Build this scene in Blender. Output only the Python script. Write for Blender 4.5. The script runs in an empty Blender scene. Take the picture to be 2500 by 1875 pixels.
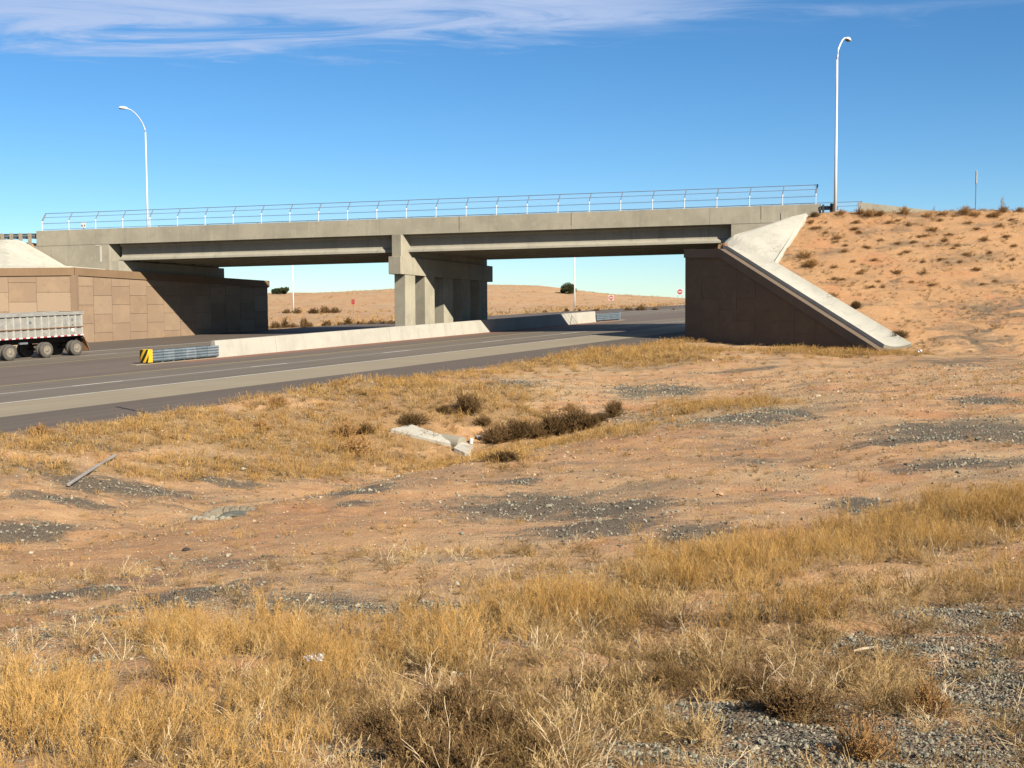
import bpy, bmesh, math, random
import numpy as np
from mathutils import Vector, Matrix, noise as mn
R = math.radians
C = bpy.context.scene.collection
scene = bpy.context.scene
rnd = random.Random(7)
rng = np.random.default_rng(11)

# ------------------------------------------------------------------ camera
F = 3000.0                                   # focal length in photo pixels (2500 wide)
PITCH = math.atan((937.5 - 730.0) / F)
ROLL = R(0.3)
cam_d = bpy.data.cameras.new('Camera')
cam_d.sensor_width = 36.0
cam_d.lens = 36.0 * F / 2500.0
cam_d.clip_start = 0.1
cam_d.clip_end = 6000
cam = bpy.data.objects.new('Camera', cam_d)
C.objects.link(cam)
CM = Matrix.Rotation(math.pi / 2 - PITCH, 4, 'X') @ Matrix.Rotation(-ROLL, 4, 'Z')
cam.matrix_world = CM
scene.camera = cam

# ------------------------------------------------------------------ sky and sun
SUN_B, SUN_E = R(52), R(32)                  # sun is to the right and behind the camera
sdir = Vector((math.cos(SUN_B) * math.cos(SUN_E), -math.sin(SUN_B) * math.cos(SUN_E), math.sin(SUN_E)))
sun_d = bpy.data.lights.new('Sun', 'SUN')
sun_d.energy = 5.0
sun_d.angle = R(0.53)
sun_d.color = (1.0, 0.93, 0.80)
sun = bpy.data.objects.new('Sun', sun_d)
sun.rotation_euler = sdir.to_track_quat('Z', 'Y').to_euler()
sun.location = (40, -60, 60)
C.objects.link(sun)
scene.cycles.diffuse_bounces = 1
scene.view_settings.view_transform = 'Standard'
scene.view_settings.look = 'None'
scene.view_settings.gamma = 1.0
scene.view_settings.exposure = 1.28

world = bpy.data.worlds.new('World')
scene.world = world
world.use_nodes = True
wt = world.node_tree
for n_ in list(wt.nodes):
    wt.nodes.remove(n_)


class NT:
    """tiny node helper"""
    def __init__(s, tree):
        s.t = tree

    def n(s, typ, **kw):
        nd = s.t.nodes.new(typ)
        for k, v in kw.items():
            if k.startswith('i_'):
                key = k[2:]
                key = int(key) if key.isdigit() else key.replace('_', ' ')
                if isinstance(v, bpy.types.NodeSocket):
                    s.t.links.new(v, nd.inputs[key])
                else:
                    nd.inputs[key].default_value = v
            else:
                setattr(nd, k, v)
        return nd

    def math(s, op, a, b=0.0, c=None, clamp=False):
        nd = s.t.nodes.new('ShaderNodeMath')
        nd.operation = op
        nd.use_clamp = clamp
        for i, v in enumerate((a, b) if c is None else (a, b, c)):
            if isinstance(v, bpy.types.NodeSocket):
                s.t.links.new(v, nd.inputs[i])
            else:
                nd.inputs[i].default_value = v
        return nd.outputs[0]

    def ramp(s, fac, stops, interp='LINEAR'):
        nd = s.t.nodes.new('ShaderNodeValToRGB')
        nd.color_ramp.interpolation = interp
        els = nd.color_ramp.elements
        while len(els) > 1:
            els.remove(els[0])
        els[0].position, els[0].color = stops[0][0], col(stops[0][1])
        for p, c in stops[1:]:
            e = els.new(p)
            e.color = col(c)
        s.t.links.new(fac, nd.inputs[0])
        return nd.outputs[0]

    def mix(s, fac, a, b, blend='MIX'):
        nd = s.t.nodes.new('ShaderNodeMix')
        nd.data_type = 'RGBA'
        nd.blend_type = blend
        for sock, v in ((nd.inputs[0], fac), (nd.inputs[6], a), (nd.inputs[7], b)):
            if isinstance(v, bpy.types.NodeSocket):
                s.t.links.new(v, sock)
            elif isinstance(v, (int, float)):
                sock.default_value = v
            else:
                sock.default_value = col(v)
        return nd.outputs[2]

    def smooth(s, x, a, b):
        nd = s.t.nodes.new('ShaderNodeMapRange')
        nd.interpolation_type = 'SMOOTHSTEP'
        s.t.links.new(x, nd.inputs[0])
        for i, v in ((1, a), (2, b)):
            if isinstance(v, bpy.types.NodeSocket):
                s.t.links.new(v, nd.inputs[i])
            else:
                nd.inputs[i].default_value = v
        return nd.outputs[0]

    def noise(s, vec, scale, detail=4, rough=0.55, dist=0.0):
        nd = s.n('ShaderNodeTexNoise', i_Scale=scale, i_Detail=detail, i_Roughness=rough, i_Distortion=dist)
        s.t.links.new(vec, nd.inputs['Vector'])
        return nd.outputs[0]

    def map(s, vec, scale=(1, 1, 1), loc=(0, 0, 0), rot=(0, 0, 0)):
        nd = s.n('ShaderNodeMapping')
        nd.inputs['Scale'].default_value = scale
        nd.inputs['Location'].default_value = loc
        nd.inputs['Rotation'].default_value = rot
        s.t.links.new(vec, nd.inputs['Vector'])
        return nd.outputs[0]


K = 0.56                                     # sunlit desert light is strong: keep base colours low


def kc(c):
    return tuple(x * K for x in c)


def col(c):
    c = tuple(c)
    return c if len(c) == 4 else c + (1.0,)


w = NT(wt)
skyn = w.n('ShaderNodeTexSky', sky_type='NISHITA', sun_disc=False, sun_elevation=SUN_E)
# Blender: rotation 0 puts the sun at +Y, positive turns towards +X
skyn.sun_rotation = math.atan2(sdir.x, sdir.y)
skyn.altitude = 2000
skyn.air_density = 1.0
skyn.dust_density = 0.0
skyn.ozone_density = 2.2
tc = w.n('ShaderNodeTexCoord')
dirv = tc.outputs['Generated']
sep = w.n('ShaderNodeSeparateXYZ')
wt.links.new(dirv, sep.inputs[0])
dx, dy, dz = sep.outputs
# cirrus lies on a high flat layer: project the view direction on a plane
dzs = w.math('MAXIMUM', dz, 0.03)
cx_ = w.math('DIVIDE', dx, dzs)
cy_ = w.math('DIVIDE', dy, dzs)
comb = w.n('ShaderNodeCombineXYZ')
wt.links.new(cx_, comb.inputs[0])
wt.links.new(cy_, comb.inputs[1])
cv = comb.outputs[0]
nA = w.noise(w.map(cv, (0.55, 1.6, 1), rot=(0, 0, R(-8))), 1.0, 7, 0.6, 0.5)
nB = w.noise(w.map(cv, (1.2, 2.6, 1), (3.1, 1.7, 0), rot=(0, 0, R(-14))), 1.0, 6, 0.62, 1.2)
az = w.math('DIVIDE', dx, w.math('MAXIMUM', dy, 0.05))             # tan of azimuth
# lower edge of the cloud field by azimuth (in tan of elevation)
elv = w.math('DIVIDE', dz, w.math('MAXIMUM', dy, 0.05))
edge = w.math('ADD', 0.200, w.math('MULTIPLY', w.math('MAXIMUM', w.math('ADD', az, 0.02), 0.0), 0.085))
wob = w.math('MULTIPLY', w.math('SUBTRACT', nB, 0.5), 0.10)
h_ = w.math('SUBTRACT', w.math('ADD', elv, wob), edge)
m1 = w.smooth(h_, -0.006, 0.030)
dens = w.math('MULTIPLY', w.smooth(nA, 0.22, 0.55), m1)
fib = w.math('ADD', 0.62, w.math('MULTIPLY', w.smooth(nB, 0.30, 0.70), 0.38))
dens = w.math('MULTIPLY', w.math('MULTIPLY', dens, fib), 0.88, clamp=True)
dens = w.math('MULTIPLY', dens, w.math('SUBTRACT', 1.0, w.math('MULTIPLY', w.smooth(az, 0.02, 0.22), 0.62)))
hsv = w.n('ShaderNodeHueSaturation', i_Saturation=1.22, i_Value=1.0, i_Hue=0.496)
wt.links.new(skyn.outputs[0], hsv.inputs['Color'])
skyc = w.mix(1.0, hsv.outputs[0], (0.92, 1.04, 1.12), 'MULTIPLY')
hz = w.smooth(dz, 0.30, -0.02)
skyc = w.mix(1.0, skyc, w.mix(hz, (0.74, 0.83, 0.89), (0.74, 0.82, 0.89)), 'MULTIPLY')
skyc = w.mix(dens, skyc, (4.3, 5.2, 7.2))
bg = w.n('ShaderNodeBackground', i_Strength=0.05)
wt.links.new(skyc, bg.inputs[0])
wo = w.n('ShaderNodeOutputWorld')
wt.links.new(bg.outputs[0], wo.inputs[0])

# ------------------------------------------------------------------ frames of the place
RD = Vector((0.507, 0.862))                  # the highway runs this way (away, to the right)
RN = Vector((0.862, -0.507))                 # to its near side
BD = Vector((0.9834, -0.1815))               # the bridge runs this way (left to right)
BN = Vector((-0.1815, -0.9834))              # its camera side
BA = Vector((-39.6, 104.0))                  # left end post of the near fence
CAP_L, CAP_R = Vector((-34.95, 98.5)), Vector((12.65, 89.7))      # near corners of the two abutment walls
NWL, NWR = CAP_L.dot(RN), CAP_R.dot(RN)
WING_L, WING_R = Vector((-0.82, -0.572)), Vector((0.5, -0.866))
NL_OUT, NR_OUT = Vector((0.572, -0.82)), Vector((-0.866, -0.5))
FAR_L, FAR_R = CAP_L + RD * 22.8, CAP_R + RD * 23.0
FWL, FWR = Vector((-0.75, 0.66)), Vector((0.94, 0.34))


def zroad(s):
    s = np.asarray(s, float)
    a = -3.58 + 0.0233 * (s - 56.8)
    b = -2.34 + 0.0145 * (s - 110)
    return np.where(s < 110, a, np.where(s < 220, b, -0.745))


def sn(x, y):
    return x * RD.x + y * RD.y, x * RN.x + y * RN.y


def SN(s, n, dz=0.0):
    x = s * RD.x + n * RN.x
    y = s * RD.y + n * RN.y
    return Vector((x, y, float(zroad(s)) + dz))


def BP(p, q, dz=0.0, skew=True):
    """point on the bridge: p along, q towards camera, dz from the top of the near parapet line"""
    pp = p + 0.364 * (-q) if skew else p
    xy = BA + BD * pp + BN * q
    return Vector((xy.x, xy.y, 5.93 + 0.01625 * pp + 0.041 * q + dz))


def ray(u, v):
    d = CM.to_3x3() @ Vector(((u - 1250) / F, -(v - 937.5) / F, -1.0))
    return d.normalized()


def at(u, v, Y):
    d = ray(u, v)
    return d * (Y / d.y)


# ---- near ground: control points (photo place, height) spread by thin plate spline
ctl = []
def cp(x, y, z):           # x, y on a 2212 px wide picture
    u, v = x * 2500 / 2212, y * 2500 / 2212
    d = ray(u, v)
    k = z / d.z
    ctl.append((d.x * k, d.y * k, z))
for t_ in [(0,1659,-2.6),(1106,1659,-2.6),(2212,1659,-2.5),(0,1450,-3.3),(1106,1450,-3.2),(2212,1450,-3.0),
           (0,1300,-4.05),(600,1250,-4.0),(1106,1250,-3.75),(1700,1250,-3.5),(2212,1250,-3.3),(600,1130,-4.45),(1106,1080,-4.3),
           (1700,1080,-3.9),(2212,1080,-3.6),(0,1240,-4.5),(400,1135,-4.6),(700,1060,-4.58),(1000,1006,-4.55),(1350,928,-4.3),
           (1600,880,-4.1),(1600,950,-4.1),(2212,950,-3.6),(2212,850,-3.4),(1900,850,-3.6),(250,1150,-5.45),(500,1090,-5.75),
           (750,1032,-5.95),(950,987,-6.0),(1150,960,-5.75),(1300,900,-4.9),(1450,850,-4.3),(100,1020,-4.95),(400,960,-4.9),
           (0,1190,-5.0),(700,900,-4.6),(1000,870,-4.35),(1250,800,-3.8),(1480,762,-3.15),(1900,790,-3.5),(2212,772,-3.35),(2212,800,-3.4)]:
    cp(*t_)
for bx, by, bz in ((220,1185,-4.55),(400,1135,-4.6),(550,1095,-4.6),(700,1060,-4.58),(850,1033,-4.57),(1000,1006,-4.55),(1180,966,-4.45),(1350,928,-4.3)):
    cp(bx, by, bz)
    q_ = ctl[-1]
    ctl.append((q_[0] - 0.6, q_[1] + 1.2, q_[2] - 0.28))
    ctl.append((q_[0] - 1.2, q_[1] + 3.4, q_[2] - 0.85))
for s_ in (-40, -20, 0, 12, 25, 36, 48, 60, 70, 80):
    p_ = SN(s_, -34.2)
    ctl.append((p_.x, p_.y, p_.z - 0.03))
ctl += [(0,0,-1.65),(9,0,-1.7),(-9,0,-1.75),(0,-20,-1.6),(30,-20,-1.6),(-25,-20,-1.8),(22,12,-2.7),(-14,12,-3.7),(45,30,-2.9),
        (60,60,-3.0),(80,20,-2.6),(50,85,-3.2),(90,90,-3.2),(12.6,88.6,-3.05),(21.6,73.2,-3.32),(-25,10,-4.6),(-40,20,-4.7),(17,80,-3.25)]
ctl = np.array(ctl)
def _tps(r2):
    return 0.5 * r2 * np.log(r2 + 1e-9)
_P = ctl[:, :2]
_d2 = ((_P[:, None] - _P[None]) ** 2).sum(-1)
_K = _tps(_d2) + np.eye(len(_P)) * 0.25
_A = np.zeros((len(_P) + 3,) * 2)
_A[:len(_P), :len(_P)] = _K
_A[:len(_P), len(_P):] = np.c_[np.ones(len(_P)), _P]
_A[len(_P):, :len(_P)] = _A[:len(_P), len(_P):].T
_W = np.linalg.solve(_A, np.r_[ctl[:, 2], 0, 0, 0])


def near_z(x, y):
    out = np.zeros_like(x)
    xf, yf, of = x.ravel(), y.ravel(), out.ravel()
    for i in range(0, len(xf), 20000):
        X = np.c_[xf[i:i + 20000], yf[i:i + 20000]]
        d2 = ((X[:, None] - _P[None]) ** 2).sum(-1)
        of[i:i + 20000] = _tps(d2) @ _W[:-3] + _W[-3] + X @ _W[-2:]
    return of.reshape(x.shape)


def sstep(a, b, t):
    t = np.clip((t - a) / (b - a), 0, 1)
    return t * t * (3 - 2 * t)


_rs = np.random.RandomState(3)
_oct = [(_rs.uniform(0, 6.28, 2), _rs.uniform(-1, 1, 2)) for _ in range(40)]
def wav(x, y, lam, k0, nn=8):
    z = 0
    for i in range(nn):
        ph, dv = _oct[(k0 + i) % 40]
        a = math.atan2(dv[1], dv[0])
        l = lam * (0.6 + 0.12 * i)
        z = z + np.sin((x * math.cos(a) + y * math.sin(a)) * 6.283 / l + ph[0])
    return z / nn ** 0.5


def fill(x, y, paved=False):
    """height of the two approach embankments, very low where there are none"""
    rx, ry = x - BA.x, y - BA.y
    p = rx * BD.x + ry * BD.y
    q = rx * BN.x + ry * BN.y
    s, n = sn(x, y)
    low = -99.0
    m = 0.0 if paved else 0.75
    zt = 6.16 - 0.004 * np.clip(p - 64, 0, 300) - 0.025 * np.clip(p - 90, 0, 200)
    side = np.minimum(zt - 0.56 * np.clip(q - 1.95, 0, 999), zt - 0.56 * np.clip(-14.5 - q, 0, 999))
    kR = np.clip(s - CAP_R.dot(RD), 0, 40)
    fr = np.minimum(side, 2.95 - 0.036 * kR + 0.50 * np.clip(n - NWR - 1.2, 0, 999))
    inr = (n > NWR + m) & ((x - CAP_R.x) * NR_OUT.x + (y - CAP_R.y) * NR_OUT.y < -m) & \
          ((x - FAR_R.x) * -FWR.y + (y - FAR_R.y) * FWR.x < -m) | ((p > 75) & (n > NWR + 30))
    ztl = 4.95 - 0.0 * p
    side = np.minimum(ztl - 0.56 * np.clip(q - 1.6, 0, 999), ztl - 0.56 * np.clip(-14.5 - q, 0, 999))
    kL = np.clip(s - CAP_L.dot(RD), 0, 40)
    fl = np.minimum(side, 2.62 - 0.038 * kL + 0.57 * np.clip(NWL - n - 4, 0, 999) * np.where(kL > 14, 0.3, 1))
    inl = (n < NWL - m) & ((x - CAP_L.x) * NL_OUT.x + (y - CAP_L.y) * NL_OUT.y < -m) & \
          ((x - FAR_L.x) * -FWL.y + (y - FAR_L.y) * FWL.x > m)
    return np.where(inr, fr, np.where(inl, fl, low))


RX = np.array([-400, -170, -110, -76, -60, -35, -7.6, 8, 19, 32, 54, 90, 400.])
RZ = np.array([2.5, 1.0, 0.6, 1.9, 2.0, 3.3, 4.3, 3.8, 2.7, 1.0, -0.3, -0.8, 1.0])
def ground(x, y, raw=False):
    x = np.asarray(x, float)
    y = np.asarray(y, float)
    s, n = sn(x, y)
    zr = zroad(np.clip(s, -60, 400))
    ridge = np.interp(x, RX, RZ) + 0.25 * wav(x, y, 40, 5)
    hill = sstep(255, 372, y) * (1 - 0.7 * sstep(400, 560, y))
    basez = zr + (-2.2 - zr) * sstep(0, 70, np.clip(-79 - n, 0, 999)) * 0.9
    basez = np.where(y > 240, basez * 0.6 - 0.8, basez)
    far = basez - 0.12 + 0.05 * wav(x, y, 14, 2)
    far = far + (ridge - far) * hill
    nz = near_z(x, y) if not raw else 0
    wn = sstep(-36.0, -34.4, n) * (1 - sstep(92, 125, y)) * (1 - sstep(90, 150, np.abs(x))) * (1 - sstep(18, 60, -y)) * (1 - sstep(30, 60, -x))
    rill = np.maximum(0, wav(x * .45 + y * .9, x * .9 - y * .45, 3.1, 33, 4)) * sstep(22, 30, y) * (1 - sstep(46, 60, y)) * (1 - sstep(-6, 4, x))
    micro = -0.06 * rill + 0.035 * wav(x, y, 2.3, 11) + 0.02 * wav(x, y, 0.9, 19) + 0.05 * wav(x, y, 6, 27) + 0.016 * wav(x, y, 0.45, 7) * (y < 40)
    z = far * (1 - wn) + (nz + micro) * wn
    onroad = sstep(-80.5, -79.3, n) * (1 - sstep(-34.8, -34.3, n))
    z = z * (1 - onroad) + (zr - 0.10) * onroad
    f = fill(x, y) + 0.05 * wav(x, y, 2.0, 4) + 0.04 * wav(x, y, 5, 9)
    return np.maximum(z, f)


def gz(x, y):
    return float(ground(np.array([x]), np.array([y]))[0])


def G(u, v, y0=4.0, y1=600.0):
    """where the sight line through a place of the photo meets the ground"""
    d = ray(u, v)
    ys = np.geomspace(y0, y1, 2500)
    xs, zs = d.x / d.y * ys, d.z / d.y * ys
    g = ground(xs, ys)
    k = np.nonzero(zs <= g)[0]
    if len(k) == 0:
        return Vector((xs[-1], ys[-1], g[-1]))
    k = k[0]
    return Vector((xs[k], ys[k], g[k]))


# ------------------------------------------------------------------ materials
def mat(name, rough=0.85, metal=0.0):
    m = bpy.data.materials.new(name)
    m.use_nodes = True
    nt = NT(m.node_tree)
    b = m.node_tree.nodes['Principled BSDF']
    b.inputs['Roughness'].default_value = rough
    b.inputs['Metallic'].default_value = metal
    b.inputs['Specular IOR Level'].default_value = 0.25
    return m, nt, b


def plain(name, c, rough=0.7, metal=0.0, var=0.12, scale=3.0, bump=0.0):
    m, nt, b = mat(name, rough, metal)
    g = nt.n('ShaderNodeNewGeometry')
    nz = nt.noise(g.outputs['Position'], scale, 5, 0.6)
    c = kc(c)
    a = tuple(x * (1 - var) for x in c)
    e = tuple(min(1, x * (1 + var)) for x in c)
    cc = nt.ramp(nz, [(0.3, a), (0.7, e)])
    m.node_tree.links.new(cc, b.inputs['Base Color'])
    if bump:
        bp = nt.n('ShaderNodeBump', i_Strength=bump, i_Distance=0.02)
        m.node_tree.links.new(nt.noise(g.outputs['Position'], scale * 8, 5), bp.inputs['Height'])
        m.node_tree.links.new(bp.outputs[0], b.inputs['Normal'])
    return m


def concrete(name, c, dark, streak=0.5, seams=0.0, blot=0.5):
    """board cast concrete: blotches, vertical runs, fine grain"""
    c, dark = kc(c), kc(dark)
    m, nt, b = mat(name, 0.9)
    g = nt.n('ShaderNodeNewGeometry')
    P = g.outputs['Position']
    big = nt.noise(P, 0.45, 5, 0.6)
    runs = nt.noise(nt.map(P, (1.6, 1.6, 0.12)), 1.0, 5, 0.65, 0.3)
    fine = nt.noise(P, 9, 6, 0.7)
    sp = nt.noise(P, 2.4, 3, 0.5)
    c1 = nt.mix(nt.smooth(big, 0.35, 0.68), c, tuple(x * (1 - 0.25 * blot) for x in c))
    c2 = nt.mix(nt.math('MULTIPLY', nt.smooth(runs, 0.5, 0.72), streak), c1, dark)
    run2 = nt.noise(nt.map(P, (3.5, 3.5, 0.22), (7, 3, 0)), 1.0, 6, 0.7, 0.2)
    c2 = nt.mix(nt.math('MULTIPLY', nt.smooth(run2, 0.57, 0.66), 0.45 * blot), c2, tuple(min(1, x * 1.28) for x in c))
    c2 = nt.mix(nt.math('MULTIPLY', nt.smooth(nt.noise(P, 1.1, 4, 0.6, 0.8), 0.56, 0.62), 0.30 * blot), c2, tuple(x * .62 for x in c))
    c3 = nt.mix(nt.math('MULTIPLY', nt.smooth(sp, 0.60, 0.70), 0.25 * blot), c2, tuple(min(1, x * 1.35) for x in c))
    c4 = nt.mix(nt.math('MULTIPLY', fine, 0.22), c3, tuple(x * 0.6 for x in c))
    m.node_tree.links.new(c4, b.inputs['Base Color'])
    bp = nt.n('ShaderNodeBump', i_Strength=0.35, i_Distance=0.02)
    m.node_tree.links.new(fine, bp.inputs['Height'])
    m.node_tree.links.new(bp.outputs[0], b.inputs['Normal'])
    return m


M = {}
M['conc'] = concrete('weathered_concrete', (0.385, 0.345, 0.26), (0.245, 0.22, 0.165), 0.55, blot=0.8)
M['conc_g'] = concrete('girder_concrete', (0.42, 0.385, 0.30), (0.26, 0.24, 0.185), 0.6)
M['conc_p'] = concrete('pier_concrete', (0.47, 0.42, 0.31), (0.30, 0.26, 0.19), 0.4, blot=0.9)
M['conc_w'] = concrete('pale_barrier_concrete', (0.54, 0.50, 0.415), (0.36, 0.33, 0.27), 0.5, blot=0.5)
M['paving'] = concrete('pale_slope_paving', (0.60, 0.56, 0.46), (0.40, 0.37, 0.30), 0.6, blot=0.6)
M['coping'] = concrete('brown_coping_concrete', (0.27, 0.17, 0.095), (0.20, 0.13, 0.08), 0.3)
M['groove'] = plain('dark_joint', (0.19, 0.135, 0.095), 0.95)
M['galv'] = plain('galvanised_steel', (0.50, 0.53, 0.56), 0.42, 0.75, 0.15, 2.0)
M['galv_d'] = plain('dull_galvanised_steel', (0.22, 0.27, 0.30), 0.55, 0.5, 0.2, 2.5)
M['rail'] = plain('grey_rail_steel', (0.20, 0.21, 0.23), 0.6, 0.4, 0.1)
M['polew'] = plain('white_lamp_pole_paint', (0.80, 0.80, 0.78), 0.4, 0.0, 0.05)
M['lens'] = plain('lamp_lens', (0.12, 0.14, 0.16), 0.2, 0.0, 0.05)
M['white'] = plain('white_paint', (0.82, 0.80, 0.76), 0.5, 0, 0.06)
M['red'] = plain('sign_red', (0.42, 0.035, 0.045), 0.45, 0, 0.08)
M['black'] = plain('black_rubber', (0.018, 0.017, 0.016), 0.8, 0, 0.3, 6)
M['tyre'] = plain('dusty_tyre', (0.11, 0.10, 0.085), 0.9, 0, 0.2, 5)
M['yellow'] = plain('chevron_yellow', (0.85, 0.50, 0.02), 0.5, 0, 0.08)
M['wood'] = plain('grey_wood_post', (0.34, 0.28, 0.20), 0.9, 0, 0.25, 6)
M['wood_d'] = plain('dark_wood_post', (0.06, 0.05, 0.045), 0.9, 0, 0.25, 6)
M['alu'] = plain('dusty_aluminium', (0.50, 0.47, 0.40), 0.6, 0.2, 0.2, 4)
M['hub'] = plain('dull_wheel_hub', (0.30, 0.25, 0.19), 0.6, 0.2, 0.2, 6)
M['alu_s'] = plain('dusty_aluminium_sheet', (0.36, 0.345, 0.31), 0.6, 0.2, 0.18, 3)
M['chassis'] = plain('chassis_paint', (0.05, 0.028, 0.022), 0.7, 0, 0.2, 4)
M['flap'] = plain('brown_mud_flap', (0.23, 0.12, 0.06), 0.8, 0, 0.2, 4)
M['cab'] = plain('white_cab_paint', (0.65, 0.64, 0.60), 0.35, 0, 0.05)
M['glass'] = plain('dark_glass', (0.02, 0.025, 0.03), 0.08, 0, 0.05)
M['mark_w'] = concrete('worn_white_line', (0.80, 0.75, 0.64), (0.42, 0.38, 0.31), 0.5)
M['mark_y'] = concrete('worn_yellow_line', (0.56, 0.45, 0.20), (0.36, 0.30, 0.17), 0.5)
M['stone'] = plain('pale_stone', (0.62, 0.52, 0.38), 0.9, 0, 0.2, 12, 0.5)
M['bone'] = plain('bleached_wood', (0.68, 0.54, 0.36), 0.8, 0, 0.15, 12)
M['bark'] = plain('bark', (0.10, 0.07, 0.045), 0.95, 0, 0.3, 4)


def asphalt(name, c, var=0.15):
    c = tuple(x * .66 for x in c)
    m, nt, b = mat(name, 0.9)
    g = nt.n('ShaderNodeNewGeometry')
    P = g.outputs['Position']
    rot = nt.map(P, (1, 1, 1), rot=(0, 0, -math.atan2(RD.y, RD.x)))
    lon = nt.noise(nt.map(rot, (0.03, 1.1, 1)), 1.0, 4, 0.6)
    fine = nt.noise(P, 14, 5, 0.75)
    blot = nt.noise(P, 0.35, 4, 0.6)
    c1 = nt.ramp(lon, [(0.3, tuple(x * (1 - var) for x in c)), (0.7, tuple(x * (1 + var) for x in c))])
    c2 = nt.mix(nt.math('MULTIPLY', nt.smooth(blot, 0.45, 0.7), 0.25), c1, tuple(x * 1.3 for x in c))
    c3 = nt.mix(nt.math('MULTIPLY', fine, 0.35), c2, tuple(x * 0.5 for x in c))
    m.node_tree.links.new(c3, b.inputs['Base Color'])
    bp = nt.n('ShaderNodeBump', i_Strength=0.3, i_Distance=0.01)
    m.node_tree.links.new(fine, bp.inputs['Height'])
    m.node_tree.links.new(bp.outputs[0], b.inputs['Normal'])
    return m


M['a_dark'] = asphalt('dark_asphalt', (0.128, 0.098, 0.074))
M['a_grey'] = asphalt('pale_chip_asphalt', (0.30, 0.245, 0.165), 0.06)
M['a_lane'] = asphalt('lane_asphalt', (0.165, 0.134, 0.10), 0.22)
M['a_med'] = asphalt('red_brown_median', (0.150, 0.112, 0.086))
M['a_red'] = asphalt('reddish_grit', (0.26, 0.12, 0.075))
M['tar'] = plain('tar_seal', (0.03, 0.025, 0.022), 0.7)


def link(o, parent=None):
    C.objects.link(o)
    if parent:
        o.parent = parent
    return o


def tag(o, label=None, cat=None, group=None, kind=None):
    if label: o['label'] = label
    if cat: o['category'] = cat
    if group: o['group'] = group
    if kind: o['kind'] = kind
    return o


def thing(name, label, cat, loc=(0, 0, 0), rot=0, group=None):
    o = bpy.data.objects.new(name, None)
    o.location = loc
    o.rotation_euler = (0, 0, rot)
    o.empty_display_size = 0.3
    link(o)
    return tag(o, label, cat, group)


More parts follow.
